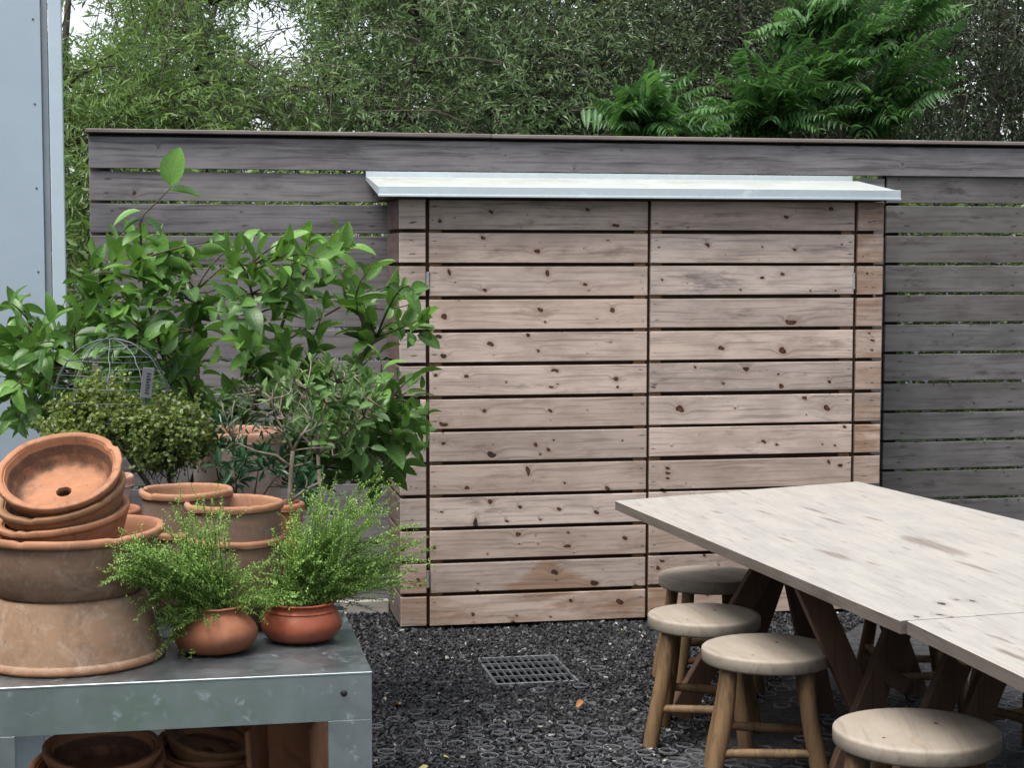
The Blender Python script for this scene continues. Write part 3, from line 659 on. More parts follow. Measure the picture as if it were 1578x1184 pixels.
# ------------------------------------------------------------------ picnic tables
TT = .76
def table_top(m, me_, c, th, knots, stains, rnd):
    c = np.array(c, float); nu, nv = 90, 190
    u = np.concatenate([[0], np.linspace(.003, .997, nu), [1]]); v = np.concatenate([[0], np.linspace(.002, .998, nv), [1]])
    U, W = np.meshgrid(u, v, indexing='ij')
    P = (1-U)[..., None]*(1-W)[..., None]*c[0] + U[..., None]*(1-W)[..., None]*c[1] + U[..., None]*W[..., None]*c[2] + (1-U)[..., None]*W[..., None]*c[3]
    X, Y = P[..., 0], P[..., 1]; Z = np.full_like(X, TT); Z[0] -= .002; Z[-1] -= .002; Z[:, 0] -= .0006; Z[:, -1] -= .0006
    pl = np.floor(U*6.0).clip(0, 5); Z += .0008*np.sin(pl*2.3)
    kd = np.full_like(X, 9.); st = np.zeros_like(X)
    for (kx, ky, a, b) in knots: kd = np.minimum(kd, np.hypot((X-kx)/a, (Y-ky)/b))
    nd = np.full_like(X, 9.)
    for (kx, ky, a, b) in stains: nd = np.minimum(nd, np.hypot((X-kx+(Y-ky)*.12)/a, (Y-ky)/b))
    N0, N1 = X.shape; i, j = np.meshgrid(np.arange(N0-1), np.arange(N1-1), indexing='ij')
    F = np.stack([i*N1+j, (i+1)*N1+j, (i+1)*N1+j+1, i*N1+j+1], -1).reshape(-1, 4)[:, ::-1]
    rim = [(a, 0) for a in range(N0)] + [(N0-1, b) for b in range(1, N1)] + [(a, N1-1) for a in range(N0-2, -1, -1)] + [(0, b) for b in range(N1-2, 0, -1)]
    ri = np.array([a*N1+b for a, b in rim]); V = np.stack([X, Y, Z], -1).reshape(-1, 3); n = len(ri); q = np.arange(n); q2 = (q+1) % n; k = len(V)
    Bk = V[ri].copy(); Bk[:, 2] = TT-th
    kn = np.maximum(0, 1-kd/4).ravel(); na = np.maximum(0, 1-nd/3).ravel()
    W_ = np.concatenate([V, Bk, Bk]); F2 = np.stack([ri[q], ri[q2], k+q2, k+q], -1)[:, ::-1]
    m.add(V, F, rnd=rnd, kn=kn, na=0., st=np.clip(1.02-nd*.42, 0, .85).ravel())
    E0 = V[ri]; me_.add(np.concatenate([E0, Bk]), np.stack([q, q2, n+q2, n+q], -1)[:, ::-1], rnd=rnd)
    cb = c.copy(); cb[:, 2] = TT-th; me_.add(cb, [(0, 1, 2, 3)], rnd=rnd)
def knot_px(L): return [(*onz(u, v, TT)[:2], a, b) for (u, v, a, b) in L]
def trestle(T, org, Y, legs, brace=None):
    t = MB(); k = 0; fr = []
    for ((u0, v0), (u1, v1)) in legs:
        a, b = ony(u0, v0, Y), ony(u1, v1, Y); d = b-a; a = a + d*((TT-.075-a[2])/d[2]); b = b + d*((0-b[2])/d[2]); off = .021*(-1)**k; k += 1
        a[1] += off; b[1] += off
        m = MB(); beam(m, a, b, .085, .04, (0, 1, 0), rnd=rng.random()); m.build('leg', TRES, T, origin=org)
        fr.append((a, b))
    return fr
def picnic():
    c = [(1.851, 4.222, 0), (3.20, 4.36, 0), (2.833, 6.931, 0), (1.668, 6.545, 0)]
    org = (2.3, 5.5, 0)
    T = thing('picnic_table', org, 'long bleached wooden trestle table running back to the cabinet', 'table')
    m = MB(); e = MB()
    kk = knot_px([(1452, 931, .010, .022), (1473, 925, .008, .02), (1498, 927, .008, .018), (1413, 951, .007, .013), (1437, 948, .006, .012), (1452, 948, .007, .013), (1467, 952, .007, .013), (1240, 820, .004, .008)])
    ss = knot_px([(1450, 845, .030, .20), (1424, 838, .015, .11), (1285, 803, .012, .10), (1330, 820, .010, .08), (1258, 788, .012, .09), (1345, 800, .014, .06), (1178, 790, .012, .08), (1210, 832, .008, .06), (1290, 857, .016, .09), (1350, 870, .008, .06), (1500, 873, .009, .10), (1105, 790, .016, .06), (1147, 760, .008, .05)])
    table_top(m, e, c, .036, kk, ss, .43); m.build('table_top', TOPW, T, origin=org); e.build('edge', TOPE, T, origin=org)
    for Y in (6.28, 5.1, 4.45):
        m = MB(); a = 1.72+(6.5-Y)*.08+.03; m.box((a, Y, TT-.075), (a+1.05, Y+.06, TT-.0365), .006, rnd=rng.random()); m.build('cleat', TRES, T, origin=org)
    trestle(T, org, 6.1, [((1178, 880), (1140, 945)), ((1226, 905), (1243, 985))])
    trestle(T, org, 5.12, [((1256, 920), (1330, 1087)), ((1377, 975), (1336, 1079))])
    trestle(T, org, 6.25, [((1196, 890), (1172, 960)), ((1330, 850), (1370, 960))])
    m = MB(); beam(m, ony(1330, 1022, 5.2), ony(1404, 1062, 5.0), .05, .035, rnd=.3); m.build('brace', TRES, T, origin=org)
    c2 = [(1.895, 2.3, 0), (3.3, 2.3, 0), (3.2, 4.3565, 0), (1.868, 4.2185, 0)]
    org = (2.5, 3.2, 0); T = thing('picnic_table', org, 'nearer bleached trestle table butted against the long one at the step in its edge', 'table')
    m = MB(); e = MB(); table_top(m, e, c2, .036, [], knot_px([(1560, 1010, .012, .09), (1540, 985, .008, .06)]), .43); m.build('table_top', TOPW, T, origin=org); e.build('edge', TOPE, T, origin=org)
    for (a, Y) in ((1.93, 4.0), (1.95, 2.6)): m = MB(); m.box((a, Y, TT-.075), (a+1.2, Y+.06, TT-.0365), .006, rnd=Y % 1); m.build('cleat', TRES, T, origin=org)
    trestle(T, org, 4.62, [((1484, 1013), (1449, 1092)), ((1524, 1040), (1498, 1104))])
    trestle(T, org, 2.7, [((1500, 1500), (1600, 1900)), ((1700, 1500), (1600, 1900))])
picnic()

# ------------------------------------------------------------------ clay pots
def lathe(m, prof, n=80, wob=.008, chips_=0, seed=0, ang0=0.):
    r_ = np.random.default_rng(seed); a = np.arange(n)*2*math.pi/n + ang0; ph = r_.uniform(0, 6.28, 6); V = []; rim = []; dt = []
    rw = 1 + wob*(np.sin(2*a+ph[0])+.6*np.sin(3*a+ph[1])+.35*np.sin(5*a+ph[2]))
    zw = wob*.9*np.sin(2*a+ph[3]) + wob*.4*np.sin(3*a+ph[4])
    ch = np.zeros(n)
    for _ in range(chips_):
        c0 = r_.uniform(0, 6.28); wd = r_.uniform(.05, .16); d = np.abs((a-c0+math.pi) % (2*math.pi)-math.pi); ch = np.maximum(ch, r_.uniform(.3, 1.)*np.clip(1-d/wd, 0, 1)**.5)
    fine = np.convolve(r_.normal(size=n*3), np.ones(3)/3, 'same')[n:2*n]
    zs = [p[1] for p in prof]; zt = max(zs); zb = min(zs)
    Rm = max(p[0] for p in prof)
    for (r0, z0, ri, d0) in prof:
        f = (z0-zb)/(zt-zb+1e-9); k = np.clip((z0-(zt-.018))/.018, 0, 1)
        rr = r0*rw - ch*k*.006 + fine*.0006*(ri > .4); zz = z0 + zw*Rm*f*2.2 - ch*k*.008 + fine*.0007*(ri > .4)
        V.append(np.stack([rr*np.cos(a), rr*np.sin(a), zz], 1)); rim.append(np.full(n, ri)); dt.append(np.full(n, d0))
    m_ = len(prof); i, j = np.meshgrid(np.arange(m_-1), np.arange(n), indexing='ij'); j2 = (j+1) % n
    F = np.stack([i*n+j, i*n+j2, (i+1)*n+j2, (i+1)*n+j], -1).reshape(-1, 4)
    m.add(np.concatenate(V), F, rim=np.concatenate(rim), dt=np.concatenate(dt)); return m
def flower_pot(rt, rb, h, band=.028, th=.013, lip=.008, belly=.0, inner=.85):
    """outside from the drain hole up, over the lip, down the inside to the floor"""
    P = [(.012, 0, .2, .3), (rb-.006, 0, .3, .2), (rb, .005, .2, .1)]
    for s_ in np.linspace(.08, 1, 10):
        z = (h-band)*s_; r = rb+(rt-lip-rb)*z/h + belly*math.sin(s_*math.pi); P.append((r, z, .05+.15*(s_ > .93), .12*(s_ < .2)))
    rr = rb+(rt-rb)*(h-band)/h
    P += [(rr+lip*.35, h-band+.002, .35, 0), (rt-.001, h-band+.006, .62, 0), (rt, h-band*.5, .8, 0), (rt, h-.006, 1, 0), (rt-.003, h-.001, 1, 0), (rt-.007, h, 1, 0), (rt-th, h-.001, 1, 0), (rt-th-.003, h-.005, 1, 0)]
    for s_ in np.linspace(.95, .06, 9):
        z = h*s_; P.append((max(.015, rb+(rt-lip-rb)*z/h-th*.75), z, inner if s_ > .7 else .6, .25 if s_ > .7 else .6))
    P += [(rb*.5, .016, .6, .5), (.013, .016, .6, .4), (.012, 0, .5, .3)]
    return P
def bowl(r, d, rb, th=.0155):
    P = [(.017, 0, .6, .2), (rb*.9, 0, .4, .4), (rb, .006, .3, .6)]
    for s_ in np.linspace(.15, 1, 8): P.append((rb+(r-.006-rb)*s_**.8, (d-.024)*s_, .5, .38))
    P += [(r-.004, d-.017, .5, .35), (r-.001, d-.0155, .7, .2), (r, d-.013, .8, .1), (r+.0005, d-.003, 1, 0), (r-.001, d-.0006, 1, 0), (r-.003, d, 1, 0), (r-th+.001, d-.0008, 1, 0), (r-th-.001, d-.003, 1, 0), (r-th-.002, d-.008, 1, .05)]
    for s_ in np.linspace(.92, .0, 12):
        z = .014+(d-.014)*s_; rr = rb-.01 + (r-th-.004-rb+.01)*s_**.75; P.append((rr, z, .9, (.08 if s_ > .70 else (.8 if s_ > .35 else .62))))
    P += [(rb*.8, .0135, 1, .42), (rb*.55, .0135, 1, .2), (.03, .014, 1, 0), (.019, .0125, 1, .2), (.017, 0, .6, .8)]
    return P
T1 = terracotta('clay_big_weathered', (0.371, 0.184, 0.100), (0.255, 0.183, 0.125), (0.108, 0.080, 0.060), bl=.4, gr=.8)
T2 = terracotta('clay_big_grey', (0.379, 0.179, 0.100), (0.211, 0.155, 0.115), (0.090, 0.071, 0.055), bl=.45, gr=.8)
T3 = terracotta('clay_bowl', (0.371, 0.174, 0.094), (0.251, 0.122, 0.070), (0.045, 0.032, 0.026), bl=.1, gr=.85, wear=.55)
T3b = terracotta('clay_bowl_ochre', (0.291, 0.156, 0.083), (0.242, 0.122, 0.065), (0.054, 0.038, 0.030), bl=.05, gr=.7, wear=.4)
T4 = terracotta('clay_pot_brown', (0.355, 0.179, 0.100), (0.148, 0.111, 0.095), (0.054, 0.042, 0.038), (0.251, 0.216, 0.201), bl=.45, gr=.9)
T5 = terracotta('clay_belly', (0.310, 0.122, 0.066), (0.26, 0.115, 0.066), (0.10, 0.055, 0.04), (.40, .26, .19), bl=.16, gr=.55, wear=.7)
T6 = terracotta('clay_belly_burnished', (0.306, 0.084, 0.044), (0.31, 0.084, 0.040), (0.15, 0.05, 0.030), (.38, .2, .13), bl=.05, gr=.35, rough=.42, wear=.3)
T7 = terracotta('clay_white_bloom', (0.363, 0.194, 0.130), (0.466, 0.395, 0.351), (0.179, 0.132, 0.110), (0.591, 0.564, 0.552), bl=.6)
def pot(name, label, cat, loc, prof, mat, group='clay pots on the potting table', rot=None, chips_=3, seed=1, wob=.008, n=80):
    m = MB(); lathe(m, prof, n, wob, chips_, seed); o = m.build(name, mat, None, True, origin=None, angle=65)
    o.location = loc
    if rot is not None: o.rotation_mode = 'QUATERNION'; o.rotation_quaternion = rot
    return tag(o, label, cat, group)
def tiltq(fwd, left):
    nrm = Vector((0, 0, 1)) - Vector(_F0)*math.tan(R_(fwd)) - Vector(_R0)*math.tan(R_(left)); return Vector((0, 0, 1)).rotation_difference(nrm.normalized())
bc = onz(110, 1013, TZ); Yb = bc[1]
zj = ony(110, 911, Yb)[2]; zr = ony(110, 813, Yb)[2]; hz = zj-TZ
p1 = flower_pot(.229, .182, hz, .022, .014, .006, .004)
p1 = [(r, hz-z+.0015, ri*.7, d) for (r, z, ri, d) in p1]
p1 = p1[::-1]
pot('big_clay_pot', 'large tan clay pot turned upside down at the front of the metal table', 'pot', (bc[0], bc[1], TZ), p1, T1, seed=3, chips_=2, wob=.004)
h2 = zr-zj
pot('big_clay_pot', 'large grey brown clay pot with chipped orange rim standing on the upturned pot', 'pot', (bc[0], bc[1], zj+.003), flower_pot(.234, .18, h2, .024, .015, .007, .010), T2, seed=5, chips_=6, wob=.006)
def tilted_bowl(u, v, r, d, rb, fwd, left, mat, label, seed, dy=0.):
    q_ = tiltq(fwd, left); c = Vector(ony(u, v, Yb+dy)); nv = q_ @ Vector((0, 0, 1)); loc = c - nv*d
    return pot('clay_bowl', label, 'bowl', loc, bowl(r, d, rb), mat, 'shallow clay bowls stacked in the big pot', q_, 3, seed, .006)
tilted_bowl(97, 789, .162, .088, .125, 9, 7, T3, 'shallow dark stained clay bowl, lowest of the tilted bowls in the big pot', 11, .01)
tilted_bowl(94, 757, .158, .085, .122, 17, 9, T3b, 'ochre clay bowl in the middle of the three tilted bowls', 12, .0)
tilted_bowl(91, 722.5, .1535, .085, .118, 31, 1, T3, 'clay bowl on top of the stack tipped to show its stained inside and drain hole', 13, -.02)
def px_pot(u, vbase, vrim, rpx, Y=None):
    """base centre on the table at (u, vbase); rim centre height from vrim; radius from pixels"""
    b = onz(u, vbase, TZ) if Y is None else np.array([ony(u, 900, Y)[0], Y, TZ]); z = ony(u, vrim, b[1])[2]
    dep = (b-CAM) @ _F; return b, z, rpx*dep/FPX
def pot_pair(u, Y, vlow, vtop, rpx, mat, l1, l2, seed, bel=.01):
    b, zt, r = px_pot(u, 0, vtop, rpx, Y); zl = ony(u+3, vlow, Y)[2]; h = zl-TZ
    g = 'small clay pots nested in pairs'
    pot('clay_pot', l1, 'pot', (b[0]+.004, b[1], TZ+.001), flower_pot(r*1.0, r*.70, h, .02, .012, .005, bel), mat, g, None, 3, seed, .003, 64)
    pot('clay_pot', l2, 'pot', (b[0], b[1], zt-h), flower_pot(r, r*.70, h, .022, .012, .005, bel), mat, g, None, 4, seed+1, .004, 64)
pot_pair(362, 4.66, 825, 771.5, 75.5, T4, 'brown clay pot holding the front nested pot, behind the left thyme', 'clay pot with a nicked orange rim at the front, nested in another behind the thyme', 21)
pot_pair(289, 4.80, 812, 752.5, 71, T4, 'dark clay pot holding the rear nested pot, right of the bowl stack', 'dark bodied clay pot with chipped rim standing behind and left of the front one', 31)
pot_pair(432, 4.845, 829, 774, 39, T5, 'small orange clay pot under the one with the olive stem', 'small bright orange clay pot from which the thin olive stem rises', 41, .004)
b, zt, r = px_pot(163, 0, 733, 45, 4.84)
pot('clay_pot', 'slim pale rimmed clay pot peeping out behind the bowl stack', 'pot', (b[0], b[1], TZ+.001), flower_pot(r, r*.7, zt-TZ, .03, .011, .006), T7, 'small clay pots behind the bowls', None, 4, 51, .01, 56)
b, zt, r = px_pot(178, 0, 783, 40, 4.68)
pot('clay_pot', 'small orange clay pot with thick rim just right of the lowest bowl', 'pot', (b[0], b[1], TZ+.001), flower_pot(r, r*.7, zt-TZ, .02, .012, .008), T5, 'small clay pots behind the bowls', None, 3, 53, .01, 56)
def belly(r, h, rn, th=.008):
    P = [(.008, 0, .7, .1), (r*.55, 0, .6, .2), (r*.74, .006, .6, .2)]
    for s_ in np.linspace(.1, .9, 12):
        z = h*s_; k = min(1, s_/.42) if s_ < .42 else 1-(s_-.42)/.48; rr = (r*.74+(r-r*.74)*math.sin(k*math.pi/2)) if s_ < .42 else rn+(r-rn)*math.sin(k*math.pi/2)**1.2; P.append((rr, z, .7, .1))
    P += [(rn+.001, h*.93, .7, 0), (rn+.005, h*.97, .9, 0), (rn+.009, h, 1, 0), (rn+.005, h+.003, 1, 0), (rn, h, 1, 0), (rn-.006, h*.93, .8, .2), (rn+.01, h*.8, .6, .6)]
    return P
def soil_disc(parent, r, z, org):
    m = MB(); n = 24; a = np.arange(n)*2*math.pi/n; V = [(0, 0, z)]; V += [(.5*r*math.cos(t), .5*r*math.sin(t), z+rng.normal()*.003) for t in a]; V += [(r*math.cos(t), r*math.sin(t), z-.004) for t in a]
    F = [(0, 1+i, 1+(i+1) % n) for i in range(n)] + [(1+i, 1+n+i, 1+n+(i+1) % n, 1+(i+1) % n) for i in range(n)]
    m.add(np.array(V), F); return m.build('soil', SOIL, parent, True)
bH, zH, rH = px_pot(332, 1004, 934, 65); bI, zI, rI = px_pot(465, 987, 927, 62)
# ------------------------------------------------------------------ things on the lower shelf
def low_bowl(u, v, Y, rpx, d, fwd, left, mat, label, seed):
    q_ = tiltq(fwd, left); c = Vector(ony(u, v, Y)); r = rpx*((np.array(c)-CAM) @ _F)/FPX; nv = q_ @ Vector((0, 0, 1)); loc = c-nv*d
    return pot('clay_bowl', label, 'bowl', loc, bowl(r, d, r*.74), mat, 'clay bowls under the metal table', q_, 3, seed, .006)
pot('clay_pot', 'clay pot carrying the bowls beneath the metal table', 'pot', (*ony(150, 1150, 4.55)[:2], .2), flower_pot(.14, .11, .17), T4, 'clay bowls under the metal table', None, 2, 60, .006)
low_bowl(150, 1172, 4.5, 103, .085, 8, 2, T3, 'outer clay bowl of the pair under the left of the metal table', 61)
low_bowl(158, 1150, 4.5, 91, .085, 6, -2, T3, 'inner clay bowl of the pair under the left of the metal table', 62)
low_bowl(318, 1152, 4.72, 78, .07, 10, -9, T3, 'tilted dark clay bowl under the middle of the metal table', 63)
low_bowl(326, 1128, 4.75, 72, .07, 9, -14, T3b, 'clay bowl lying askew on the dark bowl under the metal table', 64)
pot('clay_pot', 'clay pot propping up the askew bowls under the metal table', 'pot', (*ony(318, 1190, 4.74)[:2], .2), flower_pot(.11, .09, .16), T4, 'clay bowls under the metal table', None, 2, 65, .006)
def planter():
    c0 = ony(441, 1190, 4.42); m = MB(); org = (c0[0], c0[1], .2); w_, d, h = .09, .20, .30; t_ = .014; z0 = .2
    x0, x1 = c0[0]-w_, c0[0]+w_; y0, y1 = c0[1]-.02, c0[1]+d
    A = dict(rim=.9, dt=.25)
    m.box((x0, y0, z0), (x0+t_, y1, z0+h), .004, **A); m.box((x1-t_, y0, z0), (x1, y1, z0+h), .004, rim=1., dt=0.); m.box((x0+t_, y1-t_, z0), (x1-t_, y1-.0006, z0+h), .004, **A); m.box((x0+t_, y0+.001, z0+.0005), (x1-t_, y1-t_-.0005, z0+t_), .004, **A)
    o = m.build('clay_trough', T3, None, origin=org); o.rotation_euler = (0, R_(-3), R_(-14)); tag(o, 'square sided clay trough standing on end under the right of the metal table', 'trough')
planter()

# ------------------------------------------------------------------ plants
def curve(p, q, bend=0., n=6, up=0.):
    p, q = np.array(p, float), np.array(q, float); L = np.linalg.norm(q-p); o = rng.normal(size=3)*bend*L; o[2] += up*L
    t = np.linspace(0, 1, n)[:, None]; return p*(1-t) + q*t + o*(4*t*(1-t))
def in_poly(pt, poly):
    x, y = pt; c = False; j = len(poly)-1
    for i in range(len(poly)):
        (xi, yi), (xj, yj) = poly[i], poly[j]
        if (yi > y) != (yj > y) and x < (xj-xi)*(y-yi)/(yj-yi)+xi: c = not c
        j = i
    return c
def sample_poly(poly, n):
    P = np.array(poly); lo, hi = P.min(0), P.max(0); out = []
    while len(out) < n:
        p = rng.uniform(lo, hi)
        if in_poly(p, poly): out.append(p)
    return np.array(out)
def whorl(tip, d, nl, span, L, Wd, tpl, lcr, spread=.9, up=.35, droop=.0, golden=2.4):
    """leaves set spirally along the last part of a shoot"""
    d = unit(np.array(d, float)); a = unit(np.cross(d, [.31, .2, .93])); b = np.cross(d, a); k = np.arange(nl); t = k/max(1, nl-1)
    ph = k*golden + rng.uniform(0, 6.28); rad = np.cos(ph)[:, None]*a + np.sin(ph)[:, None]*b
    P = np.array(tip) - d*(span*(1-t))[:, None]
    sp = (spread*(1.25-.75*t))[:, None]
    D = d*(.55+.6*t[:, None]) + rad*sp + rng.normal(size=(nl, 3))*.22 + np.array([0, 0, -droop]); D = unit(D)
    N = np.array([0, 0, 1.])*up + d*.7 - rad*.25 + rng.normal(size=(nl, 3))*.25
    l = L*rng.uniform(.5, 1.12, nl)*(1-.25*t); return inst(tpl, P + rad*.004, D, N, l, l*Wd*rng.uniform(.85, 1.15, nl), np.clip(rng.uniform(*lcr, nl)+.3*t, 0, 1))
LEM = [leaf_tpl(1., 6, f, c, 1.5, .45) for f, c in ((.16, .22), (.25, .05), (.1, .4), (.2, -.12))]
OVAL = [leaf_tpl(1., 5, f, c, 1.35, .52) for f, c in ((.14, .12), (.2, -.1))]
NARROW = [leaf_tpl(1., 4, f, c, 1.2, .5) for f, c in ((.12, .15), (.16, -.08))]
LEMON_M = leafmat('lemon_leaf', (.028, .082, .020), (.13, .275, .05), (.2, .40, .05), .36, .28, .35)
LAUR_M = leafmat('glossy_shrub_leaf', (.04, .10, .03), (.16, .28, .085), (.24, .40, .09), .36, .2, .3)
OLIVE_M = leafmat('olive_leaf', (.035, .065, .035), (.12, .165, .085), (.16, .24, .09), .45, .18, .15)
DARK_M = leafmat('dark_shrub_leaf', (.010, .045, .018), (.03, .10, .04), (.06, .16, .05), .3, .15, .35)
VINE_M = leafmat('wire_vine_leaf', (.04, .075, .016), (.27, .34, .075), (.3, .4, .07), .38, .32)
THYME_M = leafmat('thyme_leaf', (.095, .225, .04), (.34, .52, .12), (.36, .58, .09), .5, .34)
TWIG = bark('brown_twig', (.055, .045, .03), (.10, .085, .06), 60.); GTWIG = bark('green_twig', (.05, .085, .025), (.085, .12, .04), 60.); PALEB = bark('grey_bark', (.16, .13, .10), (.24, .2, .16), 60.)

def lemon_tree():
    b0 = np.array([*onz(300, 760, .55)[:2], 0.]); b0[1] = 6.35; b0[0] = ony(330, 800, 6.35)[0]
    T = thing('lemon_tree', b0, 'broad leaved lemon tree with bright green new shoots in front of the grey fence', 'tree')
    poly = [(0,455),(60,480),(105,425),(150,395),(200,350),(240,365),(300,380),(380,372),(440,372),(520,362),(565,395),(595,440),(640,450),(668,520),(650,570),(668,620),(640,690),(560,720),(480,700),(400,640),(300,660),(200,650),(100,650),(0,660)]
    tw = MB(); parts = []
    head = b0 + [0, 0, .75]; tw.tube(curve(b0, head, .03), [.022, .02, .019, .018, .017, .016], 9)
    limbs = []
    for (u, v, y) in ((60, 520, 6.2), (150, 450, 6.3), (215, 400, 6.0), (300, 450, 6.5), (380, 420, 6.2), (455, 430, 6.35), (530, 470, 6.5), (580, 520, 6.2), (600, 620, 6.1), (470, 560, 6.1), (250, 540, 6.1), (120, 570, 6.15)):
        c = curve(head + rng.normal(size=3)*[.03, .03, .12], ony(u, v, y), .06, 9, .08); limbs.append(c); tw.tube(c, np.linspace(.011, .004, 9), 7)
    LP = np.concatenate([c[2:] for c in limbs])
    tips = list(sample_poly(poly, 172)) + list(sample_poly([(0, 500), (120, 470), (300, 520), (300, 660), (0, 660)], 26)) + list(sample_poly([(440, 640), (640, 600), (640, 700), (560, 790), (470, 780)], 26)) + [(275, 385), (330, 372), (375, 372), (440, 372), (520, 352), (500, 375), (545, 380), (205, 395), (150, 400), (640, 450), (600, 440), (655, 520), (650, 600), (640, 650), (30, 462), (20, 520), (570, 690), (660, 640), (120, 430), (60, 520)]
    for (u, v) in tips:
        y = rng.uniform(5.85, 6.7); y = min(y, 6.6); tip = ony(u, v, y)
        j = np.argmin(((LP-tip)**2 * [1, 1, 1.4]).sum(1) + (LP[:, 2] > tip[2]+.02)*.05); c = curve(LP[j], tip, .08, 6, .05); L = np.linalg.norm(tip-LP[j])
        d = c[-1]-c[-2] + np.array([0, 0, .02]); tw.tube(c, np.linspace(.0042, .002, 6), 5)
        young = rng.random() < .28 or v < 400
        parts.append(whorl(tip, d, rng.integers(5, 9), min(.16, L*.8+.05), rng.uniform(.10, .142), .5, LEM[rng.integers(4)], (.45, .95) if young else (.0, .5), .95, .45, .12))
    # the tall shoot on the left
    Y = 6.02; S = [ony(*p, Y) for p in ((218, 400), (217, 372), (216, 345), (222, 330), (245, 308), (262, 290))]; tw.tube(np.array(S), [.0045, .004, .0036, .003, .0026, .002], 7)
    def one(u0, v0, u1, v1, W_, n_, tp, lc, dy=0.):
        a, b = ony(u0, v0, Y), ony(u1, v1, Y+dy); L = np.linalg.norm(b-a); parts.append(inst(tp, a[None], (b-a)[None], np.array([n_], float), L, L*W_, np.array([lc])))
    one(262, 287, 277, 226, .62, (-.2, -1, .25), LEM[1], .98); one(258, 294, 312, 295, .42, (.1, -.45, 1), LEM[0], .55); one(217, 325, 172, 332, .42, (0, -.35, 1), LEM[2], .95, -.03)
    one(218, 338, 185, 352, .5, (0, -.3, 1), LEM[0], .25); one(222, 335, 262, 360, .4, (.2, -.5, 1), LEM[2], .2); one(218, 360, 188, 372, .55, (0, -.6, 1), LEM[0], .6, -.05); one(219, 365, 285, 392, .3, (.1, -.5, 1), LEM[0], .3, -.04); one(220, 378, 250, 430, .5, (.2, -1, .3), LEM[1], .75, -.06)
    m = MB()
    tw.build('trunk', TWIG, T, True, origin=b0); foliage('crown', parts, LEMON_M, T, b0)
lemon_tree()

def shrub(name, label, cat, mat, bmat, base, limbs, tips, leaf, head_r=.008, up=.3):
    b0 = np.array(base, float); T = thing(name, b0, label, cat); tw = MB(); parts = []; LP = []
    for (pts, r0, r1) in limbs:
        P = np.array(pts, float)
        if len(P) == 2: P = curve(P[0], P[1], .06, 7, .04)
        tw.tube(P, np.linspace(r0, r1, len(P)), 7); LP.append(P)
    LP = np.concatenate(LP)
    for tip in tips:
        tip = np.array(tip); j = np.argmin(((LP-tip)**2).sum(1) + np.maximum(0, LP[:, 2]-tip[2])*.3); c = curve(LP[j], tip, .1, 5, .05); d = c[-1]-c[-2]; d = unit(d) + np.array([0, 0, up])
        tw.tube(c, np.linspace(.0028, .0013, 5), 5)
        parts.append(leaf(tip, d))
    tw.build('stems', bmat, T, True, origin=b0); foliage('leaves', parts, mat, T, b0); return T
def px_tips(poly, n, y0, y1): return [ony(u, v, rng.uniform(y0, y1)) for (u, v) in sample_poly(poly, n)]
# bench carrying the back row of pots
BZ = .72
def back_bench():
    x0, x1, y0, y1 = -.62, .40, 5.12, 5.62; org = (x0, y0, 0)
    T = thing('plant_bench', org, 'dark slatted plant bench behind the metal table carrying the back row of plants', 'bench')
    m = MB()
    for k in range(5): m.box((x0, y0+.1*k+.004, BZ-.025), (x1, y0+.1*k+.096, BZ), .003, rnd=rng.random())
    m.build('bench_top', POSTW, T, origin=org)
    for X in (x0+.02, x1-.07):
        for Y in (y0+.02, y1-.07): m = MB(); m.box((X, Y, 0), (X+.05, Y+.05, BZ-.0255), .003, rnd=rng.random()); m.build('leg', POSTW, T, origin=org)
back_bench()
q = ony(366, 663, 5.44); zr = q[2]
pot('tall_clay_pot', 'tall whitish bloomed clay pot with orange rim half hidden behind the shrubs', 'pot', (q[0], q[1], BZ+.001), flower_pot(73/FPX*5.52, .115, zr-BZ, .035, .014, .006), T7, 'clay pots on the back bench', None, 2, 71, .005)
# mid sized glossy shrub right of the white pot
b = ony(505, 800, 5.3); b[2] = 0
fork = ony(490, 700, 5.3)
shrub('glossy_shrub', 'mid sized shrub with upright oval leaves between the olive and the lemon leaves', 'shrub', LAUR_M, PALEB, b,
      [(np.array([b, b*.5+fork*.5+[.01, 0, 0], fork]), .008, .006)] + [(np.array([fork, ony(u, v, 5.3)]), .006, .003) for (u, v) in ((430, 640), (470, 600), (520, 590), (560, 640))],
      px_tips([(405, 600), (440, 560), (500, 545), (560, 560), (600, 600), (590, 660), (540, 690), (480, 680), (420, 650)], 84, 5.05, 5.6),
      lambda t, d: whorl(t, d, rng.integers(5, 8), .05, .062, .42, OVAL[rng.integers(2)], (.1, .8), .7, .2), up=.7)
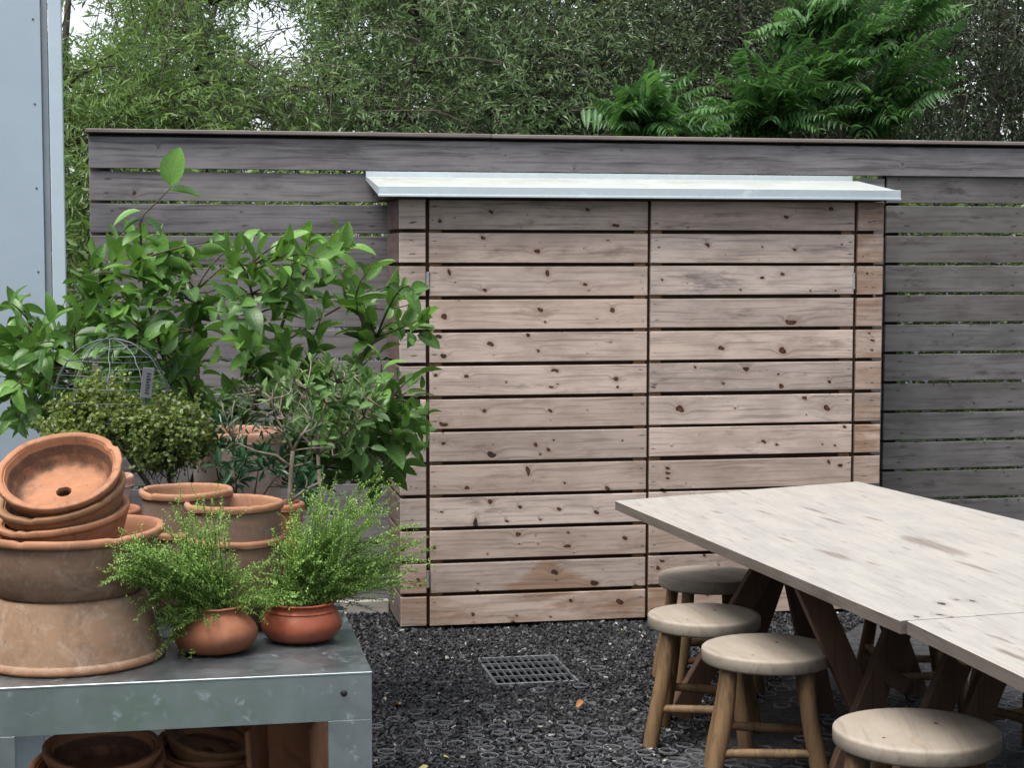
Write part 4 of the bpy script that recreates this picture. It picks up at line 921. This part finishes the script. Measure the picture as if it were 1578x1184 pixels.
# olive stem in the small orange pot
b = np.array([*ony(443, 800, 4.845)[:2], ony(443, 790, 4.845)[2]]); Y = 4.86
O = lambda u, v, dy=0.: ony(u, v, Y+dy)
shrub('olive_shrub', 'thin stemmed olive with narrow grey green leaves in the small orange pot', 'shrub', OLIVE_M, PALEB, b,
      [(np.array([b, O(447, 755), O(449, 720), O(451, 695)]), .0075, .006), (np.array([O(451, 695), O(440, 668), O(422, 640)]), .005, .003), (np.array([O(449, 720), O(425, 702), O(395, 696), O(362, 682)]), .0045, .002), (np.array([O(451, 695), O(462, 675), O(480, 650)]), .005, .002), (np.array([O(445, 775), O(470, 755), O(490, 745)]), .005, .003), (np.array([O(422, 640), O(418, 615), O(400, 600)]), .003, .0015)],
      [O(u, v, rng.uniform(-.12, .12)) for (u, v) in sample_poly([(335, 610), (400, 575), (470, 600), (500, 650), (480, 690), (420, 665), (360, 680)], 26)] + [O(u, v) for (u, v) in ((480, 712), (470, 735), (355, 690), (420, 600), (466, 640), (487, 660), (500, 690))],
      lambda t, d: whorl(t, d, rng.integers(6, 10), .07, .042, .24, NARROW[rng.integers(2)], (.0, .7), .8, .2), up=.35)
# dark rosetted shrub in front of the white pot
b = ony(360, 770, 5.25); b[2] = BZ
shrub('dark_leaved_shrub', 'dark green shrub with whorled glossy leaves behind the nested pots', 'shrub', DARK_M, TWIG, b,
      [((b, ony(u, v, 5.2)), .005, .002) for (u, v) in ((330, 700), (360, 680), (400, 710), (350, 740), (430, 730))],
      px_tips([(310, 690), (340, 650), (400, 690), (470, 700), (480, 760), (420, 770), (330, 770)], 30, 5.0, 5.3),
      lambda t, d: whorl(t, d, rng.integers(7, 11), .035, .062, .27, OVAL[rng.integers(2)], (.0, .7), 1.1, .4, .0), up=.4)

# two mounds of wire vine
def wire_vine(u, v, y, r, label, n, seed, sq=1., lb=0.):
    c = ony(u, v, y); b0 = np.array([c[0], c[1], BZ]); T = thing('wire_vine', b0, label, 'shrub', 'mounds of small leaved wire vine'); tw = MB()
    P = []; D = []
    for k in range(230):
        d = unit(rng.normal(size=3)); d[2] = abs(d[2])*.9 - .15; e = c + d*r*rng.uniform(.6, 1.16 if rng.random() < .8 else 1.5)*np.array([1, 1, sq]) + np.array([0, 0, .1*r]); s0 = c + rng.normal(size=3)*r*.25 - [0, 0, r*.4]
        cv = curve(s0, e, .12, 6, .1); 
        if k < 110: tw.tube(cv, .0011, 4)
        for _ in range(n//230):
            t = rng.uniform(.35, 1.02); i = t*5; a = int(min(4, i)); P.append(cv[a]+(cv[a+1]-cv[a])*(i-a)+rng.normal(size=3)*.007); D.append(d)
    P = np.array(P); D = np.array(D); nn = len(P); Dl = unit(D*.5+rng.normal(size=(nn, 3))); N = D*.8+rng.normal(size=(nn, 3))*.6+[0, 0, .5]
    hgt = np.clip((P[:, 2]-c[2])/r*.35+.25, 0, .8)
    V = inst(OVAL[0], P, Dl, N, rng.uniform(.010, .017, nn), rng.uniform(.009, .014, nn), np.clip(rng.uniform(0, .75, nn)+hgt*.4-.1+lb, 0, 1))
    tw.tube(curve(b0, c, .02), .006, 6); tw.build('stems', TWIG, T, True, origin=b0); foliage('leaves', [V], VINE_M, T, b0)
wire_vine(150, 664, 5.3, .152, 'lighter yellow green mound of wire vine under the wire dome', 6900, 1, 1.1, .06)
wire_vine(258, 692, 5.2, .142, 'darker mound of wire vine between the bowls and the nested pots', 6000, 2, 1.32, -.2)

# wire dome
def cloche():
    y = 5.36; top = ony(170, 522, y); lft = ony(80, 600, y)[0]; rgt = ony(262, 600, y)[0]; r = (rgt-lft)/2; cx = (lft+rgt)/2; b0 = np.array([cx, y, BZ]); zt = top[2]; hd = .185; zs = zt-hd
    T = thing('wire_cloche', b0, 'domed grey wire plant cloche over the lighter wire vine', 'cloche'); m = MB(); n = 10
    for k in range(n):
        a = k*2*math.pi/n+.3; P = []
        for s_ in np.linspace(.06, 1, 12): P.append((cx+r*math.sin(s_*math.pi/2)*math.cos(a)+rng.normal()*.0015, y+r*math.sin(s_*math.pi/2)*math.sin(a), zs+hd*math.cos(s_*math.pi/2)))
        P.append((cx+r*1.02*math.cos(a), y+r*1.02*math.sin(a), BZ)); m.tube(P, .0016, 6)
    for s_, dz in ((.07, 0), (.35, 0), (.55, 0), (.72, 0), (.86, 0), (1., 0), (1., -.06), (1., -.12), (1., -.2), (1.01, zs*-1+BZ+.003)):
        rr = r*math.sin(min(1, s_)*math.pi/2)*1.004; z = zs+hd*math.cos(min(1, s_)*math.pi/2)+dz; a = np.linspace(0, 2*math.pi, 41); m.tube(np.stack([cx+rr*np.cos(a), y+rr*np.sin(a), z+.003*np.sin(2*a+dz*40)], 1), .0013, 5, False)
    m.build('frame', WIRE, T, True, origin=b0)
    q = ony(224, 590, y-r-.005); o = (q[0], q[1], q[2]-.045); m = MB(); m.box((q[0]-.017, q[1]-.001, q[2]-.045), (q[0]+.017, q[1]+.001, q[2]+.045), .0008)
    t = m.build('plant_tag', TAGM, None, origin=o); t.rotation_euler = (.1, .1, .25); tag(t, 'small grey plant tag hanging on the wire dome', 'tag')
    m = MB()
    for k, (a, b) in enumerate(((.020, .030), (.0, .012), (-.018, -.012))):
        for s_ in range(3): m.box((q[0]-.004, q[1]-.0021, q[2]+b-.008*s_-.004), (q[0]+.008-.003*(s_ % 2), q[1]-.0012, q[2]+b-.008*s_), .0002)
    m.build('lettering', INK, t, origin=o)
cloche()

# ------------------------------------------------------------------ thyme in the belly pots
def thyme(b, z, r, label_pot, label, mat, rn, tips, n, seed, hz_):
    P_ = pot('belly_pot', label_pot, 'pot', (b[0], b[1], TZ+.0006), belly(r, z-TZ, rn), mat, 'round bellied clay pots of thyme', None, 1, seed, .004)
    soil_disc(P_, rn-.004, (z-TZ)*.9, None)
    b0 = np.array([b[0], b[1], z-.01]); T = thing('thyme_plant', b0, label, 'herb', 'thyme plants in bellied pots'); tw = MB(); LP = []; LD = []; LN = []; LL = []; LC = []
    for k in range(n):
        u, v = tips[rng.integers(len(tips))]; u += rng.normal()*18; v += rng.normal()*18
        e = ony(u, v, b[1]+rng.uniform(-.13, .12) if u > 245 else b[1]-.06-(245-u)/75*.19-rng.uniform(0, .05)); a = rng.uniform(0, 6.28); s0 = b0 + np.array([math.cos(a), math.sin(a), 0])*rn*.8*math.sqrt(rng.random())
        L = np.linalg.norm(e-s0); frac = rng.uniform(.68, 1.06); e = s0+(e-s0)*frac; out = unit(e-s0)
        cv = curve(s0, e, .05, 9, .14 if v < z else .1); tw.tube(cv, np.linspace(.0012, .0006, 9), 4, False)
        # side shoots
        shoots = [(cv, .12)]
        for _ in range(rng.integers(1, 4)):
            i = rng.integers(3, 8); d = unit(unit(cv[i]-cv[i-1])*.8 + rng.normal(size=3)*.5 + [0, 0, .35]); c2 = curve(cv[i], cv[i]+d*rng.uniform(.03, .075), .06, 5); tw.tube(c2, .0006, 3, False); shoots.append((c2, .05))
        for c_, t0 in shoots:
            Ls = np.linalg.norm(np.diff(c_, axis=0), axis=1).sum(); nn = max(3, int(Ls*(1-t0)/.0068))
            for t in np.linspace(t0, 1, nn):
                i = t*(len(c_)-1); a_ = int(min(len(c_)-2, i)); p = c_[a_]+(c_[a_+1]-c_[a_])*(i-a_); tn = unit(c_[a_+1]-c_[a_]); sd_ = unit(np.cross(tn, rng.normal(size=3)))
                for sg in (-1, 1):
                    LP.append(p); LD.append(tn*.75+sd_*sg+rng.normal(size=3)*.15); LN.append(tn*.6+np.array([0, 0, .7])+rng.normal(size=3)*.3); LL.append(rng.uniform(.007, .0122)*(1.1-.35*t)); LC.append(rng.uniform(.05, .6)+.38*t)
    LL = np.array(LL); V = inst(leaf_tpl(1., 2, .12, .1, 1.3, .5), np.array(LP), np.array(LD), np.array(LN), LL, LL*.52, np.clip(LC, 0, 1))
    tw.build('stems', GTWIG, T, False, origin=b0); foliage('leaves', [V], THYME_M, T, b0, True)
thyme(bH, zH, rH, 'matte clay belly pot with spilling thyme, left of the glossy one', 'bright green thyme bush leaning left over the big clay pots', T5, .066,
      [(178, 855), (172, 845), (190, 865), (200, 905), (225, 960), (235, 985), (250, 1000), (195, 880), (185, 875), (205, 890), (210, 930), (215, 880), (240, 820), (250, 850), (285, 790), (300, 800), (325, 790), (345, 810), (360, 850), (300, 860), (280, 880), (330, 880), (370, 880), (250, 920), (240, 950), (270, 960), (300, 960), (260, 1000), (290, 985), (330, 930), (380, 920), (400, 880), (420, 880), (410, 940), (230, 900), (320, 840), (270, 830)], 215, 81, 0)
thyme(bI, zI, rI, 'glossy red brown belly pot on the right of the table', 'taller thyme bush spreading to the right over the table end', T6, .082,
      [(430, 850), (450, 830), (470, 790), (480, 800), (490, 760), (505, 745), (520, 770), (540, 760), (560, 780), (585, 770), (600, 750), (590, 800), (610, 820), (640, 840), (655, 840), (640, 880), (620, 900), (590, 915), (560, 910), (540, 880), (520, 850), (500, 830), (560, 840), (590, 860), (610, 880), (470, 870), (430, 900), (420, 920), (540, 820), (400, 930), (380, 930)], 235, 83, 0)

# ------------------------------------------------------------------ fallen leaves and ivy in the fence
FALL = leafmat('fallen_leaf', (.30, .12, .03), (.42, .20, .05), None, .6, .1); YEL = leafmat('fallen_yellow_leaf', (.40, .36, .12), (.5, .46, .2), None, .6, .1)
for (u, v, mt, lab, L) in ((617, 1086, FALL, 'curled orange fallen leaf on the gravel near the metal table', .05), (897, 1080, FALL, 'curled orange fallen leaf on the gravel in front of the drain', .045), (660, 1182, YEL, 'pale yellow fallen leaf on the gravel at the bottom edge', .04), (958, 972, YEL, 'pale yellow fallen leaf on the gravel at the foot of the doors', .04), (683, 1166, YEL, 'tiny pale bud on the gravel rings', .02)):
    p = onz(u, v, .016); V, F, a = inst(LEM[2], p[None], rng.normal(size=(1, 3))*[1, 1, .1]+[.3, 0, 0], np.array([[.2, -.5, 1.]]), L, L*.5, np.array([rng.random()])); tag(mesh_np('fallen_leaf', V, F, a, mt, None, True, p), lab, 'leaf')

# ------------------------------------------------------------------ trees behind the fence
def tree(name, label, cat, mat, bmat, base, h, centre, rad, clumps, twigs, lpt, leaf, seed, trunk_r=.07, gaps=(), tl=(.18, .4), droop=.25, lcb=(.0, .6), group=None, lean=0., stems=1, clr=.37, low=None):
    """tapered trunk(s) with limbs to every leaf clump; leaves sit along many short twigs"""
    global rng
    keep = rng; rng = np.random.default_rng(seed)
    b0 = np.array([base[0], base[1], 0.]); T = thing(name, b0, label, cat, group); tw = MB(); c = np.array(centre, float); R = np.array(rad, float)
    cs = []
    while len(cs) < clumps:
        d = rng.normal(size=3); d = unit(d)*rng.random()**(1/2.2); p = c + d*R
        if low and p[2] < low: continue
        if any(((p[0]-g[0])/g[2])**2 + ((p[2]-g[1])/g[3])**2 < 1 for g in gaps): continue
        cs.append(p)
    cs = np.array(cs); trunks = []
    for s_ in range(stems):
        off = rng.normal(size=3)*[.25, .2, 0]*(stems > 1); topp = c + rng.normal(size=3)*R*[.3, .3, .15] + [0, 0, R[2]*.4]
        P = curve(b0+off, topp, .04, 12, 0); r0 = trunk_r*rng.uniform(.7, 1.1); tw.tube(P, r0*np.linspace(1, .22, 12), 8); trunks.append(P)
    TP = np.concatenate([t[3:] for t in trunks])
    A = []; B = []
    for p in cs:
        j = np.argmin(((TP-p)**2).sum(1)+np.maximum(0, TP[:, 2]-p[2])*1.5); q = curve(TP[j], p, .1, 6, .06); 
        if not any(((q[k_][0]-g[0])/g[2])**2 + ((q[k_][2]-g[1])/g[3])**2 < 1.15 for g in gaps for k_ in (1, 2, 3, 4)): tw.tube(q, np.linspace(trunk_r*.2, .004, 6), 5)
        n = rng.poisson(twigs); s0 = p + rng.normal(size=(n, 3))*clr*.5; A.append(s0); dd = unit(s0-p)*.9 + unit(p-c)*.5 + rng.normal(size=(n, 3))*.6; dd[:, 2] += .15; B.append(unit(dd)*rng.uniform(*tl, n)[:, None])
    A = np.concatenate(A); B = np.concatenate(B); n = len(A)
    for i in rng.choice(n, min(n, 420), False):
        e_ = A[i]+B[i]*.3
        if any(((e_[0]-g[0])/g[2])**2 + ((e_[2]-g[1])/g[3])**2 < 1. for g in gaps) and rng.random() < .72: continue
        tw.tube([A[i]-B[i]*.5, A[i]+B[i]*.5, A[i]+B[i]+[0, 0, -.1*droop]], [.004, .0028, .001], 3, False)
    t = np.linspace(.05, 1, lpt)[None, :, None]; P = A[:, None] + B[:, None]*t + np.array([0, 0, -1.])*droop*np.linalg.norm(B, axis=1)[:, None, None]*t**2*.6
    k = n*lpt; P = P.reshape(-1, 3) + rng.normal(size=(k, 3))*.006; Bd = np.repeat(unit(B), lpt, 0); D = unit(Bd*.75 + rng.normal(size=(k, 3))*.55 + [0, 0, -droop]); N = rng.normal(size=(k, 3))*.65 + [0, 0, .8]
    L = rng.uniform(leaf[0], leaf[1], k); tl_ = np.repeat(rng.uniform(0, 1, n), lpt)*.5
    ok = np.ones(k, bool)
    for g in gaps:
        dd = ((P[:, 0]-g[0])/g[2])**2 + ((P[:, 2]-g[1])/g[3])**2; ok &= ~(dd < .12+rng.random(k)*1.0)
    V = inst(FLAT, P[ok], D[ok], N[ok], L[ok], L[ok]*leaf[2], np.clip(rng.uniform(*lcb, k)[ok]+tl_[ok]*.6, 0, 1))
    tw.build('trunk', bmat, T, True, origin=b0); foliage('crown', [V], mat, T, b0, False); rng = keep; return T
WIL = leafmat('willow_leaf', (.05, .10, .042), (.225, .315, .15), (.28, .45, .13), .36, .4)
WIL2 = leafmat('bright_willow_leaf', (.07, .14, .045), (.27, .39, .13), (.38, .55, .12), .36, .45)
OLV = leafmat('grey_tree_leaf', (.034, .062, .028), (.13, .175, .085), (.2, .28, .08), .4, .28)
DRK = leafmat('dark_tree_leaf', (.016, .031, .013), (.06, .088, .035), (.10, .16, .04), .5, .2)
SUM = leafmat('sumac_leaf', (.020, .072, .022), (.095, .215, .06), (.15, .34, .06), .42, .33)
BK = bark('dark_bark', (.028, .024, .02), (.06, .052, .044)); BK2 = bark('brown_bark', (.06, .05, .04), (.11, .095, .075))
def at(u, v, y): return ony(u, v, y)
G = lambda u, v, y, ru, rv: (at(u, v, y)[0], at(u, v, y)[2], ru*y/FPX*1.36, rv*y/FPX*1.36)
gp = 'trees behind the board fence'
def bt(u, y, label, name='willow_tree', mat=WIL, h=3.3, rx=1.3, rz=1.1, clumps=46, twigs=46, lpt=13, leaf=(.022, .062, .27), seed=1, gaps=(), ry=.8, **k):
    x = at(u, 300, y)[0]; g = [G(*q[:2], y, *q[2:]) for q in OPEN]
    return tree(name, label, 'tree', mat, k.pop('bmat', BK2), (x, y), h, (x, y, h), (rx, ry, rz), clumps, twigs, lpt, leaf, seed, gaps=g, group=gp, **k)
OPEN = [(412, 48, 58, 44), (440, 90, 28, 18), (112, 28, 56, 42), (165, 8, 20, 12), (330, 12, 26, 12), (225, 48, 10, 8), (150, 130, 9, 7), (520, 88, 9, 7), (610, 15, 12, 8), (735, 118, 9, 7), (930, 30, 12, 8), (1010, 25, 10, 7), (1405, 60, 12, 8), (1420, 170, 14, 8), (395, 195, 20, 13), (255, 95, 12, 9), (270, 20, 14, 10), (575, 28, 12, 9), (645, 85, 14, 10), (700, 58, 16, 11), (660, 145, 13, 8), (785, 15, 20, 16), (875, 10, 20, 15), (840, 85, 9, 7), (1140, 112, 15, 18), (1085, 78, 14, 7), (970, 100, 12, 10), (1450, 130, 34, 30), (1545, 40, 14, 12), (1490, 30, 12, 8), (1300, 205, 16, 8)]
gl = [(408, 58, 50, 40), (108, 28, 45, 42), (395, 195, 22, 14)]
bt(95, 9.3, 'bright green willow filling the gap between the shed and the fence end', mat=WIL2, h=2.1, rx=.62, rz=1.75, ry=.5, clumps=42, twigs=50, seed=3, gaps=gl, droop=.5, leaf=(.03, .085, .18), clr=.4)
bt(230, 9.9, 'light green willow behind the left end of the fence', mat=WIL2, h=2.7, rx=.95, rz=1.1, seed=4, clumps=44, gaps=gl, leaf=(.025, .065, .25))
bt(430, 10.6, 'feathery green willow with a patch of sky in its crown, left of centre', h=3.0, rx=1.1, rz=1.2, seed=5, clumps=48, twigs=46, gaps=gl)
bt(640, 10.0, 'grey green willow directly behind the middle of the fence', mat=WIL, h=2.9, rx=1.05, rz=1.1, seed=6, clumps=46, twigs=46, gaps=[(700, 58, 14, 10)])
bt(830, 11.2, 'duller grey leaved tree with dark limbs right of centre', 'olive_tree', OLV, 3.1, 1.15, 1.25, 52, 60, 12, (.025, .06, .3), 7, gaps=[(780, 10, 20, 14), (875, 20, 18, 14)], bmat=BK)
bt(1030, 11.8, 'dark small leaved tree behind the lower sumac', 'oak_tree', DRK, 3.1, 1.2, 1.3, 56, 60, 12, (.022, .052, .36), 8, gaps=[(1140, 110, 20, 16)], bmat=BK)
bt(1290, 12.4, 'dark shady tree behind the tall sumac', 'oak_tree', DRK, 3.1, 1.3, 1.4, 58, 60, 12, (.025, .055, .36), 9, gaps=[(1190, 190, 30, 18)], bmat=BK)
bt(1520, 11.0, 'dark tree of thin leaning stems at the right edge', 'oak_tree', DRK, 3.35, 1.1, 1.15, 44, 58, 9, (.03, .055, .3), 10, gaps=[(1450, 125, 40, 34), (1550, 40, 20, 14)], bmat=BK, stems=6, trunk_r=.035)
bt(560, 13.4, 'tall willow farther back behind the middle of the fence', h=3.9, rx=1.7, rz=1.9, seed=12, clumps=56, twigs=46, lpt=11, leaf=(.035, .085, .28), gaps=[(408, 58, 55, 45), (700, 58, 14, 10), (770, 15, 26, 16)], ry=1.)
bt(240, 13.8, 'tall willow farther back behind the left end of the fence', h=3.7, rx=1.5, rz=1.8, seed=13, clumps=40, twigs=44, lpt=11, leaf=(.035, .085, .28), gaps=[(408, 58, 55, 45), (108, 28, 50, 50), (395, 195, 22, 14)], ry=1.)
bt(960, 14.6, 'tall dark tree farther back right of centre', 'oak_tree', DRK, 4.0, 1.9, 2.2, 70, 64, 8, (.05, .08, .36), 14, gaps=[(875, 20, 14, 12), (1140, 110, 16, 12)], ry=1., bmat=BK)
bt(1400, 14.9, 'tall dark tree farther back at the right', 'oak_tree', DRK, 4.0, 2.3, 2.3, 84, 64, 8, (.05, .08, .36), 15, gaps=[(1450, 125, 36, 30), (1190, 190, 22, 12)], ry=1., bmat=BK, stems=3, trunk_r=.06)

# sumac with feather leaves
def sumac(label, u, y, hub, tips, seed, trunk):
    global rng
    keep = rng; rng = np.random.default_rng(seed); x = at(u, 300, y)[0]; b0 = np.array([x, y, 0.]); T = thing('sumac_tree', b0, label, 'tree', 'sumac trees behind the fence'); tw = MB()
    P = []; D = []; N = []; L = []; C = []
    hubs = [at(a, b, y+dy) for (a, b, dy) in hub]
    for hpt in hubs: tw.tube(curve(b0, hpt, .05, 9), np.linspace(trunk, .008, 9), 7)
    for (a, b) in tips:
        yy = y + rng.uniform(-.6, .25); e = at(a, b, yy); hpt = hubs[np.argmin([((q-e)**2).sum() for q in hubs])]; d = e-hpt; Ld = np.linalg.norm(d); fl = rng.uniform(.28, .58); s0 = e - unit(d+[0, 0, .2*Ld])*fl
        tw.tube(curve(hpt, s0, .06, 5, .05), np.linspace(.006, .003, 5), 4, False)
        cv = curve(s0, e, .03, 10, .16); tw.tube(cv, np.linspace(.0028, .001, 10), 4, False)
        ax = unit(e-s0); side = unit(np.cross(ax, [0, 0, 1.])+rng.normal(size=3)*.25); nr = np.cross(side, ax); nr = nr*np.sign(nr[2]+1e-6); nl = 13; lc = rng.uniform(.05, .9)
        for k in range(nl):
            t = .14+.84*k/(nl-1); i = t*9; q = int(min(8, i)); p = cv[q]+(cv[q+1]-cv[q])*(i-q); tn = unit(cv[q+1]-cv[q]); l = .135*math.sin(math.pi*(.22+.66*t))*rng.uniform(.85, 1.1)*(fl/.5)
            for sg in (-1, 1): P.append(p); D.append(side*sg+tn*.45+np.array([0, 0, -.5])+rng.normal(size=3)*.1); N.append(nr+rng.normal(size=3)*.15); L.append(l); C.append(lc+rng.normal()*.08)
        P.append(e); D.append(ax); N.append(nr); L.append(.08); C.append(lc)
    L = np.array(L); V = inst(leaf_tpl(1., 3, .1, .15, 1.1, .35), np.array(P), np.array(D), np.array(N), L, L*.27, np.clip(C, 0, 1))
    tw.build('trunk', BK2, T, True, origin=b0); foliage('crown', [V], SUM, T, b0, True); rng = keep
_k = rng; rng = np.random.default_rng(55)
tA = list(sample_poly([(915, 150), (960, 118), (1010, 100), (1065, 112), (1050, 150), (1040, 210), (940, 215), (915, 190)], 34)) + list(sample_poly([(1000, 215), (1040, 140), (1130, 130), (1170, 215)], 14)) + [(918, 152), (1065, 115), (1000, 105), (925, 190), (950, 130)]
tB = list(sample_poly([(1150, 70), (1190, 20), (1230, -40), (1400, -50), (1480, -20), (1470, 60), (1400, 130), (1420, 190), (1380, 215), (1060, 215), (1090, 160), (1150, 130)], 115)) + list(sample_poly([(1300, -20), (1480, -20), (1480, 70), (1420, 190), (1330, 200)], 22)) + list(sample_poly([(1070, 150), (1150, 60), (1300, -10), (1490, -10), (1490, 120), (1430, 205), (1060, 215)], 75)) + [(1150, 75), (1160, 50), (1200, 20), (1330, 50), (1410, 40), (1240, 100), (1070, 165), (1180, 130), (1420, 140)]
rng = _k
sumac('small bright sumac with arching feather leaves showing above the fence right of centre', 990, 9.1, [(985, 190, 0), (1000, 240, .1)], tA, 61, .03)
sumac('large bright green sumac with feather leaves rising above the fence on the right', 1260, 9.5, [(1260, 120, 0), (1330, 60, .2), (1180, 180, -.1), (1340, 180, 0), (1250, 30, .1)], tB, 62, .05)
# low undergrowth seen through the gaps of the fence
def undergrowth():
    n = 30000; x = rng.uniform(-.7, 5.8, n); y = YF + .2 + rng.gamma(1.6, .22, n); z = rng.uniform(.05, 2.25, n)
    P = np.stack([x, y, z], 1); L = rng.uniform(.04, .09, n); D = rng.normal(size=(n, 3)); N = rng.normal(size=(n, 3)) + [0, -.6, .8]
    V, F, a = inst(FLAT, P, D, N, L, L*.38, rng.uniform(0, .9, n)); tag(mesh_np('undergrowth', V, F, a, WIL2, None, False, (2, YF+.6, 0)), 'leafy undergrowth glimpsed through the gaps between the fence boards', 'undergrowth', kind='stuff')
undergrowth()
def far_wood():
    n = 26000; x = rng.uniform(2.0, 12, n); y = rng.uniform(16.5, 19, n); z = 5.4*rng.random(n)**.8*(0.55+.45*np.sin(x*1.7+1)**2*.6+.2)
    hole = ((x-at(1450, 125, 17.5)[0])/.32)**2 + ((z-at(1450, 125, 17.5)[2])/.28)**2 > 1
    P = np.stack([x, y, z], 1)[hole]; n = len(P); L = rng.uniform(.09, .17, n)
    V, F, a = inst(FLAT, P, rng.normal(size=(n, 3)), rng.normal(size=(n, 3))+[0, 0, .6], L, L*.5, rng.uniform(0, .8, n)); tag(mesh_np('far_wood', V, F, a, DRK, None, False, (7, 17.7, 0)), 'dark far wood closing the view behind the trees at the right', 'wood', kind='stuff')
far_wood()
def shade_hedge(x0, sg, y0, y1, h, label):  # out-of-view leaf screen, added to cut low sky light from the sides
    n = 26000; x = x0 + sg*rng.gamma(2., .35, n); y = rng.uniform(y0, y1, n); z = h*rng.random(n)**.9
    P = np.stack([x, y, z], 1); L = rng.uniform(.10, .2, n)
    V, F, a = inst(FLAT, P, rng.normal(size=(n, 3)), rng.normal(size=(n, 3))+[-.6*sg, 0, .4], L, L*.6, rng.uniform(0, .8, n)); tag(mesh_np('shade_hedge', V, F, a, DRK, None, False, (x0+sg, 2, 0)), label, 'shade_hedge', kind='stuff')
shade_hedge(6.6, 1, -4, 8, 4.2, 'unseen foliage screen added on the right to block low sky light')
shade_hedge(-3.0, -1, -5, 6.3, 4.6, 'unseen foliage screen added on the left to block low sky light')
def ivy():
    n = 0; parts = []
    b0 = np.array([3.9, YF, 0]); T = thing('ivy', b0, 'small climbing ivy leaves poking through the gaps of the dark right hand boards', 'climber'); tw = MB()
    for k in range(11):
        v = 313 + 45.6*k
        for _ in range(9):
            u = rng.choice([1405, 1450, 1500, 1545, 1565, 1420]) + rng.normal()*12; p = ony(u, v+2, YF-.002); l = rng.uniform(.012, .026)
            parts.append(inst(OVAL[0], p[None]+[0, .012, 0], np.array([[rng.normal(), -.7, rng.normal()*.25]]), np.array([[0, -.6, 1.]]), l, l*.7, np.array([rng.random()])))
        tw.tube(np.stack([ony(u, v+3, YF+.012) for u in (1400, 1450, 1500, 1560)]), .0015, 4)
    tw.build('stems', TWIG, T, True, origin=b0); foliage('leaves', parts, WIL2, T, b0)
ivy()
